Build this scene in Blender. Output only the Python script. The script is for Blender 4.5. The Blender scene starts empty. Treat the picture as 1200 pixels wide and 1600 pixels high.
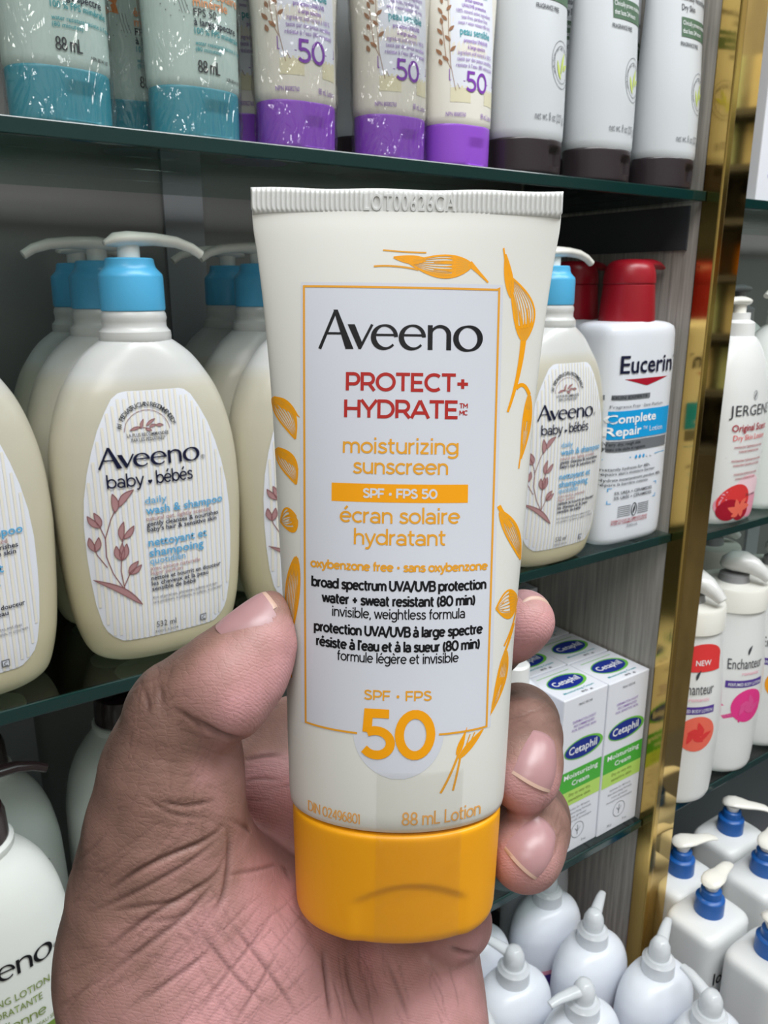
import bpy, bmesh, math, random
import numpy as np
from mathutils import Vector, Matrix, geometry
from mathutils.bvhtree import BVHTree
random.seed(4)
C = bpy.context.scene.collection
SC = bpy.context.scene
PI = math.pi
# ------------------------------------------------------------------ camera, light, exposure
F = 1240.0                      # focal length for a 1200 x 1600 frame
ZC = 1.40                       # eye height
PITCH, YAW = math.radians(15.762), math.radians(34.283)
fwd = Vector((math.sin(YAW)*math.cos(PITCH), math.cos(YAW)*math.cos(PITCH), -math.sin(PITCH)))
rgt = Vector((math.cos(YAW), -math.sin(YAW), 0))
upv = rgt.cross(fwd)
CAM = Matrix(((rgt.x, upv.x, -fwd.x, 0), (rgt.y, upv.y, -fwd.y, 0), (rgt.z, upv.z, -fwd.z, ZC), (0, 0, 0, 1)))
cam = bpy.data.cameras.new('camera'); camo = bpy.data.objects.new('camera', cam); C.objects.link(camo)
camo.matrix_world = CAM
cam.sensor_fit = 'VERTICAL'; cam.sensor_height = 36; cam.lens = 36*F/1600
cam.clip_start = 0.01
cam.dof.use_dof = True; cam.dof.focus_distance = 0.175; cam.dof.aperture_fstop = 64
SC.camera = camo
world = bpy.data.worlds.new('shop_ambient'); SC.world = world; world.use_nodes = True
bg = world.node_tree.nodes['Background']; bg.inputs[0].default_value = (0.85, 0.92, 1.0, 1); bg.inputs[1].default_value = 0.16
def area(name, loc, target, sx, sy, power, col):
    l = bpy.data.lights.new(name, 'AREA'); l.shape = 'RECTANGLE'; l.size = sx; l.size_y = sy; l.energy = power; l.color = col
    o = bpy.data.objects.new(name, l); C.objects.link(o); o.location = loc
    o.rotation_euler = (Vector(target)-Vector(loc)).to_track_quat('-Z', 'Y').to_euler()
    return o
CEIL = 2.75
area('ceiling_panel_light', (0.25, -0.35, CEIL-0.03), (0.25, -0.30, 0), 1.1, 0.5, 26, (0.95, 0.98, 1.0))
area('ceiling_panel_light', (1.35, -0.55, CEIL-0.03), (1.30, -0.3, 0), 1.0, 0.5, 18, (0.95, 0.98, 1.0))
area('ceiling_panel_light', (-0.9, -0.9, CEIL-0.03), (-0.8, -0.8, 0), 1.0, 0.5, 14, (1.0, 0.97, 0.93))
SC.view_settings.view_transform = 'Standard'; SC.view_settings.look = 'None'
SC.view_settings.exposure = 0.0; SC.view_settings.gamma = 1.0
try: SC.view_settings.use_curve_mapping = False
except Exception: pass

# ------------------------------------------------------------------ helpers
def lin(c):
    return tuple(((x/255)/12.92 if x <= 10 else (((x/255)+0.055)/1.055)**2.4) for x in c)
MATS = {}
def mat(name, rgb, rough=0.4, metal=0.0, spec=0.5, sss=0.0, coat=0.0, alpha=1.0):
    if name in MATS: return MATS[name]
    m = bpy.data.materials.new(name); m.use_nodes = True
    b = m.node_tree.nodes['Principled BSDF']
    b.inputs['Base Color'].default_value = (*lin(rgb), 1)
    b.inputs['Roughness'].default_value = rough; b.inputs['Metallic'].default_value = metal
    b.inputs['Specular IOR Level'].default_value = spec
    if sss:
        b.inputs['Subsurface Weight'].default_value = sss
        b.inputs['Subsurface Radius'].default_value = (0.01, 0.008, 0.006); b.inputs['Subsurface Scale'].default_value = 0.5
    if coat: b.inputs['Coat Weight'].default_value = coat; b.inputs['Coat Roughness'].default_value = 0.15
    if alpha < 1: b.inputs['Alpha'].default_value = alpha
    MATS[name] = m
    return m
def N(m, t, **kw):
    n = m.node_tree.nodes.new(t)
    for k, v in kw.items():
        if hasattr(n, k): setattr(n, k, v)
        else: n.inputs[k].default_value = v
    return n
def LK(m, a, b): m.node_tree.links.new(a, b)
def BS(m): return m.node_tree.nodes['Principled BSDF']
def add_bump(m, scale, strength, dist=0.0005, kind='noise', stretch=None, detail=4):
    tc = N(m, 'ShaderNodeTexCoord'); src = tc.outputs['Object']
    if stretch:
        mp = N(m, 'ShaderNodeMapping'); mp.inputs['Scale'].default_value = stretch; LK(m, src, mp.inputs['Vector']); src = mp.outputs[0]
    t = N(m, 'ShaderNodeTexNoise'); t.inputs['Scale'].default_value = scale; t.inputs['Detail'].default_value = detail
    LK(m, src, t.inputs['Vector'])
    b = N(m, 'ShaderNodeBump'); b.inputs['Strength'].default_value = strength; b.inputs['Distance'].default_value = dist
    LK(m, t.outputs[0], b.inputs['Height']); LK(m, b.outputs[0], BS(m).inputs['Normal'])
    return t

def mesh_obj(name, verts, faces, m=None, parent=None, smooth=True, midx=None):
    me = bpy.data.meshes.new(name); me.from_pydata([tuple(v) for v in verts], [], faces); 
    if m is not None:
        for k in (m if isinstance(m, (list, tuple)) else [m]): me.materials.append(k)
    if midx is not None: me.polygons.foreach_set('material_index', midx)
    me.polygons.foreach_set('use_smooth', [smooth]*len(me.polygons)); me.update()
    o = bpy.data.objects.new(name, me); C.objects.link(o)
    if parent is not None: o.parent = parent
    return o
def bm_obj(name, bm, m, parent=None, smooth=False, loc=None):
    me = bpy.data.meshes.new(name); bm.normal_update(); bm.to_mesh(me); bm.free(); me.materials.append(m)
    me.polygons.foreach_set('use_smooth', [smooth]*len(me.polygons))
    o = bpy.data.objects.new(name, me); C.objects.link(o)
    if parent is not None: o.parent = parent
    if loc: o.location = loc
    return o
def box_bm(x0, x1, y0, y1, z0, z1, bev=0.0, seg=2, bm=None):
    own = bm is None
    b2 = bmesh.new(); bmesh.ops.create_cube(b2, size=1)
    for v in b2.verts: v.co = Vector((x0+(v.co.x+.5)*(x1-x0), y0+(v.co.y+.5)*(y1-y0), z0+(v.co.z+.5)*(z1-z0)))
    if bev: bmesh.ops.bevel(b2, geom=list(b2.edges), offset=bev, segments=seg, affect='EDGES', profile=0.5)
    if own: return b2
    me = bpy.data.meshes.new('tmp'); b2.to_mesh(me); b2.free(); bm.from_mesh(me); bpy.data.meshes.remove(me); return bm
def box(name, x0, x1, y0, y1, z0, z1, m, parent=None, bev=0.0, loc=None):
    return bm_obj(name, box_bm(x0, x1, y0, y1, z0, z1, bev), m, parent, loc=loc)
def thing(name, label, cat, loc=(0, 0, 0), group=None, rz=0):
    o = bpy.data.objects.new(name, None); C.objects.link(o); o.location = loc; o.rotation_euler = (0, 0, rz); o.empty_display_size = 0.02
    return tag(o, label, cat, group)
def tag(o, label, cat, group=None):
    o['label'] = label; o['category'] = cat
    if group: o['group'] = group
    return o
def struct(o): o['kind'] = 'structure'; return o
def dup(o, label, loc, rz=None, parent=None):
    c = o.copy(); C.objects.link(c)
    if parent is None:
        c.location = loc; c['label'] = label
        if rz is not None: c.rotation_euler = (0, 0, rz)
    else: c.parent = parent
    for ch in list(o.children): dup(ch, None, None, None, c)
    return c
# --- profile interpolation (monotone-ish Catmull-Rom over z)
def spline(prof, n):
    """prof: rows (z, a, b, exponent); returns n dense rows"""
    P_ = np.array(prof, float); t = np.zeros(len(P_))
    for i in range(1, len(P_)): t[i] = t[i-1]+max(1e-5, np.hypot(P_[i, 0]-P_[i-1, 0], P_[i, 1]-P_[i-1, 1]))
    m = np.zeros_like(P_)
    d = (P_[1:]-P_[:-1])/(t[1:]-t[:-1])[:, None]
    m[0] = d[0]; m[-1] = d[-1]
    for i in range(1, len(P_)-1):
        a, b = d[i-1], d[i]
        m[i] = np.where(a*b > 0, 2*a*b/(a+b+1e-12*np.sign(a+b)), 0)
    out = []
    for q in np.linspace(0, t[-1], n):
        i = min(len(t)-2, max(0, int(np.searchsorted(t, q))-1)); h = t[i+1]-t[i]; s = (q-t[i])/h
        out.append((2*s**3-3*s**2+1)*P_[i]+(s**3-2*s**2+s)*h*m[i]+(-2*s**3+3*s**2)*P_[i+1]+(s**3-s**2)*h*m[i+1])
    return np.array(out)
def ring(z, a, b, n, seg):
    vs = []
    for k in range(seg):
        th = 2*PI*k/seg; c, s = math.cos(th), math.sin(th)
        vs.append((a*math.copysign(abs(c)**(2/n), c), b*math.copysign(abs(s)**(2/n), s), z))
    return vs
def loft_rows(rows, seg=48, xf=None):
    verts, faces = [], []
    for r in rows: verts += ring(r[0], r[1], r[2], r[3] if len(r) > 3 else 2, seg)
    nr = len(rows)
    for i in range(nr-1):
        for k in range(seg):
            a, b = i*seg+k, i*seg+(k+1) % seg
            faces.append((a, b, b+seg, a+seg))
    faces.append(tuple(range(seg))[::-1]); faces.append(tuple((nr-1)*seg+k for k in range(seg)))
    if xf: verts = [xf(v) for v in verts]
    return verts, faces
def lathe(name, prof, m, parent=None, seg=32, loc=(0, 0, 0), ysc=1.0):
    v, f = loft_rows([(z, r, r*ysc, 2) for z, r in prof], seg)
    o = mesh_obj(name, v, f, m, parent); o.location = loc; sharp(o, 35); return o
def sharp(o, ang):
    bm = bmesh.new(); bm.from_mesh(o.data); a = math.radians(ang)
    for e in bm.edges:
        if len(e.link_faces) == 2 and e.calc_face_angle(0) > a: e.smooth = False
    bm.to_mesh(o.data); bm.free()
def sweep(path, radii, seg=14, up=Vector((0, 0, 1)), ry=None):
    """tube along path; radii list of r or (r_side, r_up)"""
    pts = [Vector(p) for p in path]; verts, faces = [], []
    for i, p in enumerate(pts):
        t = (pts[min(i+1, len(pts)-1)]-pts[max(i-1, 0)]).normalized()
        s = t.cross(up); s = s.normalized() if s.length > 1e-5 else Vector((1, 0, 0)); u = s.cross(t)
        r = radii[i]; rs, ru = r if isinstance(r, (tuple, list)) else (r, r)
        for k in range(seg):
            th = 2*PI*k/seg; verts.append(p+s*(rs*math.cos(th))+u*(ru*math.sin(th)))
    for i in range(len(pts)-1):
        for k in range(seg):
            a, b = i*seg+k, i*seg+(k+1) % seg; faces.append((a, b, b+seg, a+seg))
    faces.append(tuple(range(seg))[::-1]); faces.append(tuple((len(pts)-1)*seg+k for k in range(seg)))
    return verts, faces
def merge(*parts):
    V, Fc = [], []
    for v, f in parts:
        o = len(V); V += [tuple(x) for x in v]; Fc += [tuple(i+o for i in q) for q in f]
    return V, Fc

# ------------------------------------------------------------------ printing: a monoline alphabet and flat ink shapes
def arc(cx, cy, rx, ry, a0, a1, n=14):
    return [(cx+rx*math.cos(math.radians(a0+(a1-a0)*i/n)), cy+ry*math.sin(math.radians(a0+(a1-a0)*i/n))) for i in range(n+1)]
G = {}
def gl(ch, adv, *st): G[ch] = (adv, st)
O1 = lambda cx, a0=0, a1=360, n=22: arc(cx, .36, .295, .30, a0, a1, n)
gl('o', .72, O1(.36)); gl('e', .72, [(.07, .37), (.645, .37)], O1(.36, 2, 318, 20)); gl('c', .62, O1(.36, 45, 315, 18))
gl('d', .76, O1(.36), [(.66, 0), (.66, 1.03)]); gl('b', .76, O1(.40), [(.1, 0), (.1, 1.03)])
gl('p', .76, O1(.40), [(.1, -.28), (.1, .72)]); gl('q', .76, O1(.36), [(.66, -.28), (.66, .72)])
gl('g', .76, O1(.36), [(.66, .72), (.66, .0)]+arc(.37, .0, .29, .22, 0, -145, 10))
gl('n', .69, [(.1, 0), (.1, .72)], arc(.345, .42, .245, .24, 180, 0, 12)+[(.59, 0)])
gl('h', .69, [(.1, 0), (.1, 1.03)], arc(.345, .42, .245, .24, 180, 0, 12)+[(.59, 0)])
gl('m', 1.05, [(.1, 0), (.1, .72)], arc(.315, .44, .215, .22, 180, 0, 11)+[(.53, 0)], arc(.745, .44, .215, .22, 180, 0, 11)+[(.96, 0)])
gl('r', .43, [(.1, 0), (.1, .72)], arc(.35, .40, .25, .26, 180, 82, 8)); gl('u', .69, [(.1, .72)]+arc(.345, .30, .245, .24, 180, 360, 12), [(.59, .72), (.59, 0)])
gl('i', .24, [(.12, 0), (.12, .72)], [(.12, .86), (.12, 1.0)]); gl('l', .24, [(.12, 0), (.12, 1.03)])
gl('j', .26, [(.14, .72), (.14, -.12)]+arc(.02, -.12, .12, .12, 0, -90, 5), [(.14, .86), (.14, 1.0)])
gl('t', .46, [(.18, .93), (.18, .22)]+arc(.34, .22, .16, .16, 180, 290, 7), [(.02, .66), (.42, .66)])
gl('f', .42, [(.17, 0), (.17, .80)]+arc(.33, .80, .16, .17, 180, 85, 6), [(.02, .66), (.40, .66)])
gl('s', .57, [(.49, .56), (.43, .62), (.34, .66), (.23, .655), (.14, .60), (.12, .52), (.16, .44), (.27, .385), (.38, .345), (.48, .28), (.50, .19), (.45, .11), (.35, .065), (.23, .06), (.13, .10), (.06, .17)])
gl('z', .58, [(.06, .66), (.50, .66), (.07, .06), (.52, .06)]); gl('a', .66, [(.09, .57)]+arc(.31, .43, .245, .235, 135, 0, 10)+[(.555, 0)], arc(.31, .215, .245, .165, 0, 360, 18))
gl('v', .62, [(.03, .72), (.31, .02), (.59, .72)]); gl('y', .62, [(.03, .72), (.325, .0)], [(.59, .72), (.27, -.12), (.2, -.2), (.12, -.23), (.03, -.21)])
gl('w', .92, [(.03, .72), (.25, .02), (.46, .70), (.67, .02), (.89, .72)]); gl('x', .60, [(.03, .72), (.57, 0)], [(.57, .72), (.03, 0)])
gl('k', .62, [(.1, 0), (.1, 1.03)], [(.55, .72), (.12, .30)], [(.28, .45), (.59, 0)])
gl('A', .86, [(.02, 0), (.43, 1), (.84, 0)], [(.17, .30), (.69, .30)]); gl('B', .76, [(.52, .53), (.1, .53), (.1, .94), (.45, .94)]+arc(.45, .735, .205, .205, 90, -90, 9), [(.1, .53), (.1, .06), (.48, .06)]+arc(.48, .29, .225, .23, -90, 90, 9))
gl('C', .84, arc(.48, .5, .41, .44, 48, 312, 22)); gl('D', .86, [(.1, .06), (.1, .94), (.38, .94)]+arc(.38, .5, .40, .44, 90, -90, 16)+[(.1, .06)])
gl('E', .70, [(.63, .94), (.1, .94), (.1, .06), (.64, .06)], [(.1, .50), (.58, .50)]); gl('F', .66, [(.63, .94), (.1, .94), (.1, 0)], [(.1, .47), (.58, .47)])
gl('G', .9, arc(.48, .5, .41, .44, 48, 350, 22), [(.89, .43), (.55, .43)]); gl('H', .84, [(.1, 0), (.1, 1)], [(.74, 0), (.74, 1)], [(.1, .5), (.74, .5)])
gl('I', .26, [(.13, 0), (.13, 1)]); gl('L', .62, [(.1, 1), (.1, .06), (.58, .06)]); gl('M', .98, [(.1, 0), (.1, .95), (.49, .32), (.88, .95), (.88, 0)])
gl('N', .86, [(.1, 0), (.1, .95), (.76, .05), (.76, 1)]); gl('O', .98, arc(.49, .5, .42, .44, 0, 360, 28)); gl('P', .74, [(.1, 0), (.1, .94), (.42, .94)]+arc(.42, .655, .25, .285, 90, -90, 11)+[(.1, .37)])
gl('R', .78, [(.1, 0), (.1, .94), (.42, .94)]+arc(.42, .665, .24, .275, 90, -90, 11)+[(.1, .39)], [(.44, .39), (.71, 0)])
gl('S', .70, [(.58, .80), (.49, .89), (.37, .94), (.24, .925), (.14, .84), (.13, .71), (.21, .60), (.36, .525), (.5, .455), (.595, .36), (.60, .22), (.51, .11), (.36, .06), (.21, .085), (.08, .20)])
gl('T', .74, [(.02, .94), (.72, .94)], [(.37, .94), (.37, 0)]); gl('U', .84, [(.1, 1), (.1, .40)]+arc(.42, .40, .32, .34, 180, 360, 14)+[(.74, 1)])
gl('V', .82, [(.02, 1), (.41, .03), (.80, 1)]); gl('Y', .76, [(.01, 1), (.38, .43), (.75, 1)], [(.38, .43), (.38, 0)]); gl('K', .8, [(.1, 0), (.1, 1)], [(.7, 1), (.12, .4)], [(.3, .58), (.74, 0)])
gl('0', .82, arc(.41, .5, .33, .44, 0, 360, 26)); gl('8', .74, arc(.37, .72, .23, .22, 0, 360, 18), arc(.37, .275, .28, .215, 0, 360, 18))
gl('5', .74, [(.60, .94), (.17, .94), (.14, .53), (.2, .555), (.3, .575)]+arc(.335, .315, .30, .26, 90, -125, 16)+[(.08, .17)])
gl('2', .70, [(.08, .80), (.18, .90), (.33, .94), (.50, .89), (.58, .76), (.55, .62), (.42, .46), (.09, .06), (.64, .06)])
gl('4', .76, [(.56, 0), (.56, .95), (.07, .27), (.70, .27)]); gl('9', .74, arc(.37, .65, .28, .29, 0, 360, 18), [(.65, .65), (.62, .38), (.5, .16), (.25, .04)])
gl('6', .74, arc(.37, .34, .28, .28, 0, 360, 18), [(.09, .34), (.13, .62), (.27, .85), (.52, .95)]); gl('1', .40, [(.04, .84), (.24, .95), (.24, 0)]); gl('7', .7, [(.05, .94), (.62, .94), (.25, 0)])
gl('3', .70, [(.08, .94), (.56, .94), (.3, .58)]+arc(.32, .32, .27, .26, 90, -130, 14))
gl('+', .66, [(.06, .44), (.60, .44)], [(.33, .17), (.33, .71)]); gl('•', .46, *[[(.19+.02*k, .43-.15*math.sin(PI*(k+1)/6)), (.19+.02*k, .43+.15*math.sin(PI*(k+1)/6))] for k in range(5)]); gl('/', .5, [(.02, -.1), (.47, 1.05)])
gl('(', .32, arc(.52, .42, .42, .64, 130, 230, 8)); gl(')', .32, arc(-.2, .42, .42, .64, 50, -50, 8)); gl(',', .24, [(.14, .12), (.07, -.14)]); gl('.', .24, [(.12, 0), (.12, .12)])
gl("'", .22, [(.12, 1.0), (.09, .78)]); gl('-', .42, [(.05, .36), (.37, .36)]); gl(' ', .33); gl('*', .3, [(.05, .8), (.25, .8)], [(.15, .9), (.15, .7)])
G['é'] = (.72, G['e'][1]+([(.30, .84), (.46, 1.04)],)); G['è'] = (.72, G['e'][1]+([(.44, .84), (.26, 1.04)],)); G['à'] = (.66, G['a'][1]+([(.40, .84), (.22, 1.04)],))

def ribbon(pts, w):
    """flat strip along pts; w a width or one width per point"""
    W = list(w) if isinstance(w, (list, tuple)) else [w]*len(pts)
    kp = [i for i in range(len(pts)) if i == 0 or math.dist(pts[i], pts[i-1]) > 1e-7]; pts = [pts[i] for i in kp]; W = [W[i] for i in kp]; n = len(pts)
    closed = n > 3 and math.dist(pts[0], pts[-1]) < 1e-6
    L_, R_ = [], []
    for i in range(n):
        p = Vector(pts[i])
        a = Vector(pts[i-1]) if i > 0 else (Vector(pts[-2]) if closed else None)
        b = Vector(pts[i+1]) if i < n-1 else (Vector(pts[1]) if closed else None)
        d0 = (p-a).normalized() if a is not None else None; d1 = (b-p).normalized() if b is not None else None
        if d0 is None: d0 = d1
        if d1 is None: d1 = d0
        n0 = Vector((-d0.y, d0.x)); n1 = Vector((-d1.y, d1.x)); mm = n0+n1
        if mm.length < 1e-4: mm = n0
        mm.normalize(); k = 1/max(.35, mm.dot(n0)); q = mm*(W[i]/2*k)
        L_.append(p+q); R_.append(p-q)
    v = [tuple(x) for x in L_+R_]; f = [(i, n+i, n+i+1, i+1) for i in range(n-1)]
    return v, f
def corner_split(st):
    """breaks a stroke at sharp corners and returns pieces, so that tight mitres do not spike"""
    out, cur = [], [st[0]]
    for i in range(1, len(st)-1):
        cur.append(st[i]); a = Vector(st[i])-Vector(st[i-1]); b = Vector(st[i+1])-Vector(st[i])
        if a.length > 0 and b.length > 0 and a.angle(b) > math.radians(100): out.append(cur); cur = [st[i]]
    cur.append(st[-1]); out.append(cur); return out
FONTC = {}
def gill(s, bold=0.0):
    """letters of the built-in face: (verts, faces, width) at cap height 1"""
    k = (s, bold)
    if k in FONTC: return FONTC[k]
    c = bpy.data.curves.new('type', 'FONT'); c.body = s; c.offset = bold; c.resolution_u = 2
    o = bpy.data.objects.new('type', c); C.objects.link(o)
    dg = bpy.context.evaluated_depsgraph_get(); me = o.evaluated_get(dg).to_mesh()
    v = [(p.co.x/.68, p.co.y/.68) for p in me.vertices]; f = [tuple(p.vertices) for p in me.polygons]
    o.evaluated_get(dg).to_mesh_clear(); bpy.data.objects.remove(o); bpy.data.curves.remove(c)
    xs = [p[0] for p in v] or [0]; x0 = min(xs); FONTC[k] = ([(p[0]-x0, p[1]) for p in v], f, max(xs)-x0)
    return FONTC[k]
def aveeno():
    """the flared wordmark, thick and thin strokes, cap height 1"""
    parts = []; R_ = lambda p, w: parts.append(ribbon(p, w))
    R_([(.035, 0), (.455, .985)], .085); parts.append(([(.39, 1.0), (.505, 1.0), (.94, 0), (.725, 0)], [(0, 1, 2, 3)])); R_([(.22, .395), (.66, .395)], .06)
    parts.append(([(.775, .63), (.965, .63), (1.165, .17), (1.115, 0), (1.075, 0)], [(0, 1, 2, 3, 4)])); R_([(1.43, .63), (1.105, .01)], .07)
    for x in (1.765, 2.505):
        th = [i*320/30 for i in range(31)]
        R_([(x+.30*math.cos(math.radians(t)), .315+.295*math.sin(math.radians(t))) for t in th], [.06+.085*max(0, -math.cos(math.radians(t-15)))**1.2+.045*max(0, math.cos(math.radians(t)))*(t < 90) for t in th])
        R_([(x-.30, .365), (x+.325, .365)], .06)
    R_([(2.97, 0), (2.97, .63)], .13); R_([(2.99, .36)]+arc(3.23, .385, .235, .215, 165, 0, 12)+[(3.465, .3), (3.465, 0)], [.05, .06, .06, .065, .07, .075, .08, .085, .09, .1, .11, .12, .125, .13, .13, .13])
    th = [i*360/36 for i in range(37)]
    R_([(3.98+.325*math.cos(math.radians(t)), .305+.305*math.sin(math.radians(t))) for t in th], [.055+.095*abs(math.cos(math.radians(t-8)))**1.3 for t in th])
    v, f = merge(*[([(a, b, 0) for a, b in p[0]], p[1]) for p in parts])
    return [(a, b) for a, b, _ in v], f, 4.38
class Ink:
    def __init__(s): s.it = []
    def add(s, v, f, col, lay=1): s.it.append((v, f, col, lay))
    def line(s, pts, w, col, lay=1): v, f = ribbon(pts, w); s.add(v, f, col, lay)
    def text(s, t, x, y, h, col, w=.13, align='c', width=None, lay=2, track=0.0, slant=0.0):
        """monoline text, cap height h, stroke weight w*h; width squeezes it to measure"""
        adv = sum(G[c][0]+track for c in t); sx = (width/(adv*h)) if width else 1.0
        x0 = x-adv*h*sx*{'l': 0, 'c': .5, 'r': 1}[align]; V, Fc = [], []
        for c in t:
            for st in G[c][1]:
                for pc in corner_split(st):
                    n = max(2, len(pc)); v, f = ribbon([(p[0]*h*sx, p[1]*h) for p in pc], w*h); o = len(V)
                    V += [(x0+a+slant*b, y+b) for a, b in v]; Fc += [tuple(i+o for i in q) for q in f]
            x0 += (G[c][0]+track)*h*sx
        s.add(V, Fc, col, lay)
    def gill(s, t, x, y, h, col, bold=0.0, align='c', width=None, lay=2, fn=gill, rot=None):
        v, f, wd = fn(t, bold) if fn is gill else fn()
        sx = width/(wd*h) if width else 1.0; x0 = x-wd*h*sx*{'l': 0, 'c': .5, 'r': 1}[align]
        s.add([(x0+a*h*sx, y+b*h) for a, b in v], f, col, lay)
    def logo(s, x, y, h, col, width, lay=2): s.gill('', x, y, h, col, width=width, lay=lay, fn=aveeno)
    def arctext(s, t, cx, cy, r, a0, a1, h, col, lay=2):
        for i, c in enumerate(t):
            if c == ' ': continue
            a = math.radians(a0+(a1-a0)*i/(len(t)-1)); v, f, wd = gill(c, 0.01); ca, sa = math.cos(a-PI/2), math.sin(a-PI/2)
            s.add([(cx+r*math.cos(a)+(p-wd/2)*h*ca-q*h*sa, cy+r*math.sin(a)+(p-wd/2)*h*sa+q*h*ca) for p, q in v], f, col, lay)
    def spans(s, rows, nx, col, lay=0):
        """filled shape from rows (y, x_left, x_right)"""
        v = [(xl+(xr-xl)*k/nx, y) for y, xl, xr in rows for k in range(nx+1)]; m = nx+1
        s.add(v, [(i*m+k, i*m+k+1, (i+1)*m+k+1, (i+1)*m+k) for i in range(len(rows)-1) for k in range(nx)], col, lay)
    def rect(s, x0, x1, y0, y1, col, lay=1, nx=12, ny=2): s.spans([(y0+(y1-y0)*i/ny, x0, x1) for i in range(ny+1)], nx, col, lay)
    def ellipse(s, cx, cy, rx, ry, col, lay=1, rot=0, n=28, rings=4):
        v = [(cx, cy)]; f = []
        for j in range(1, rings+1):
            for k in range(n):
                a = 2*PI*k/n; p, q = rx*j/rings*math.cos(a), ry*j/rings*math.sin(a); v.append((cx+p*math.cos(rot)-q*math.sin(rot), cy+p*math.sin(rot)+q*math.cos(rot)))
        f += [(0, 1+k, 1+(k+1) % n) for k in range(n)]
        for j in range(rings-1):
            for k in range(n): a, b = 1+j*n+k, 1+j*n+(k+1) % n; f.append((a, a+n, b+n, b))
        s.add(v, f, col, lay)
    def ringline(s, cx, cy, rx, ry, w, col, a0=0, a1=360, lay=1, n=36): s.line(arc(cx, cy, rx, ry, a0, a1, n), w, col, lay)
    def poly(s, pts, col, lay=1):
        tri = geometry.tessellate_polygon([[Vector((a, b, 0)) for a, b in pts]]); s.add(list(pts), [tuple(t) for t in tri], col, lay)
    def leaf(s, p0, p1, w, bend, fill, edge, ew, lay=1, n=10):
        """pointed leaf from p0 to p1, filled and outlined"""
        a, b = Vector(p0), Vector(p1); d = b-a; L_ = d.length; d.normalize(); q = Vector((-d.y, d.x)); up_, lo = [], []
        for i in range(n+1):
            t = i/n; c = a+d*(L_*t)+q*(bend*math.sin(PI*t)); k = w*math.sin(PI*t)**.8*(1.15-.4*t); up_.append(c+q*k); lo.append(c-q*k)
        v = [tuple(x) for x in up_+lo]
        if fill: s.add(v, [(i, n+1+i, n+2+i, i+1) for i in range(n)], fill, lay)
        if edge: s.line([tuple(x) for x in up_], ew, edge, lay+.5); s.line([tuple(x) for x in lo], ew, edge, lay+.5)
    def build(s, name, fn, parent, off=0.00008):
        """fn(x, y) -> (point, normal) on the printed surface"""
        keys = []; V, Fc, mi = [], [], []
        for v, f, col, lay in s.it:
            if col not in keys: keys.append(col)
            k = keys.index(col); o = len(V)
            for a, b in v:
                p, nn = fn(a, b); V.append(tuple(p[i]+nn[i]*off*(1+lay) for i in range(3)))
            Fc += [tuple(i+o for i in q) for q in f]; mi += [k]*len(f)
        ob = mesh_obj(name, V, Fc, [INKS[k] for k in keys], parent, True, mi)
        # all ink faces look outwards
        bm = bmesh.new(); bm.from_mesh(ob.data); bm.faces.ensure_lookup_table(); idx = 0; fl = []
        c0 = 0
        for v, f, col, lay in s.it:
            for q in f:
                fc = bm.faces[idx]; idx += 1; a, b = v[q[0]]; fc.normal_update()
                if fc.normal.dot(Vector(fn(a, b)[1])) < 0: fl.append(fc)
        bmesh.ops.reverse_faces(bm, faces=fl); bm.to_mesh(ob.data); bm.free()
        return ob
INKS = {}
def ink(key, rgb, rough=.45, **kw): INKS[key] = mat('ink_'+key, rgb, rough, spec=.3, **kw); return key
for k, c in dict(black=(14, 14, 20), navy=(18, 22, 52), red=(172, 38, 34), gold=(226, 158, 44), orange=(240, 160, 10), white=(240, 242, 244), panel=(207, 210, 220), babylabel=(228, 231, 240), stripe=(232, 228, 216),
                 sky=(88, 168, 214), rose=(176, 134, 136), rosedark=(138, 88, 92), grey=(120, 122, 128), darkgrey=(62, 64, 70), purple=(132, 66, 178), lilac=(158, 128, 190), teal=(52, 160, 170), brown=(160, 116, 86), sand=(226, 220, 190),
                 peach=(240, 168, 120), starorange=(236, 142, 70), green=(84, 112, 90), leafgreen=(198, 214, 110), oliveink=(120, 140, 62), olive=(112, 142, 58), blueband=(18, 158, 222), silver=(112, 116, 122), crimson=(170, 18, 44), ovalblue=(28, 48, 140), ovalgreen=(112, 190, 70),
                 boxgreen=(76, 176, 62), lime=(186, 222, 108), pink=(228, 84, 150), rosepink=(232, 60, 140), coral=(240, 110, 90), coraldeep=(226, 60, 60), marigold=(244, 160, 30), violet=(88, 62, 150), blush=(240, 160, 180), peachgold=(232, 170, 92), palepink=(248, 214, 222), leaf=(34, 120, 72), blueink=(60, 70, 190), crease=(90, 70, 66)).items(): ink(k, c)

# ------------------------------------------------------------------ materials
M_wall = mat('painted_wall', (206, 206, 200), .8); M_ceil = mat('ceiling_board', (236, 236, 232), .85)
M_floor = mat('floor_tile', (170, 166, 160), .35)
t = N(M_floor, 'ShaderNodeTexBrick'); t.offset = 0; t.inputs['Color1'].default_value = (*lin((176, 172, 166)), 1); t.inputs['Color2'].default_value = (*lin((168, 164, 158)), 1); t.inputs['Mortar'].default_value = (*lin((110, 108, 104)), 1)
t.inputs['Scale'].default_value = 1; t.inputs['Brick Width'].default_value = .6; t.inputs['Row Height'].default_value = .6; t.inputs['Mortar Size'].default_value = .004
tc = N(M_floor, 'ShaderNodeTexCoord'); LK(M_floor, tc.outputs['Object'], t.inputs['Vector']); LK(M_floor, t.outputs[0], BS(M_floor).inputs['Base Color'])
M_back = mat('dark_back_panel', (124, 124, 122), .22, spec=.5); add_bump(M_back, 60, .05)
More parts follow.
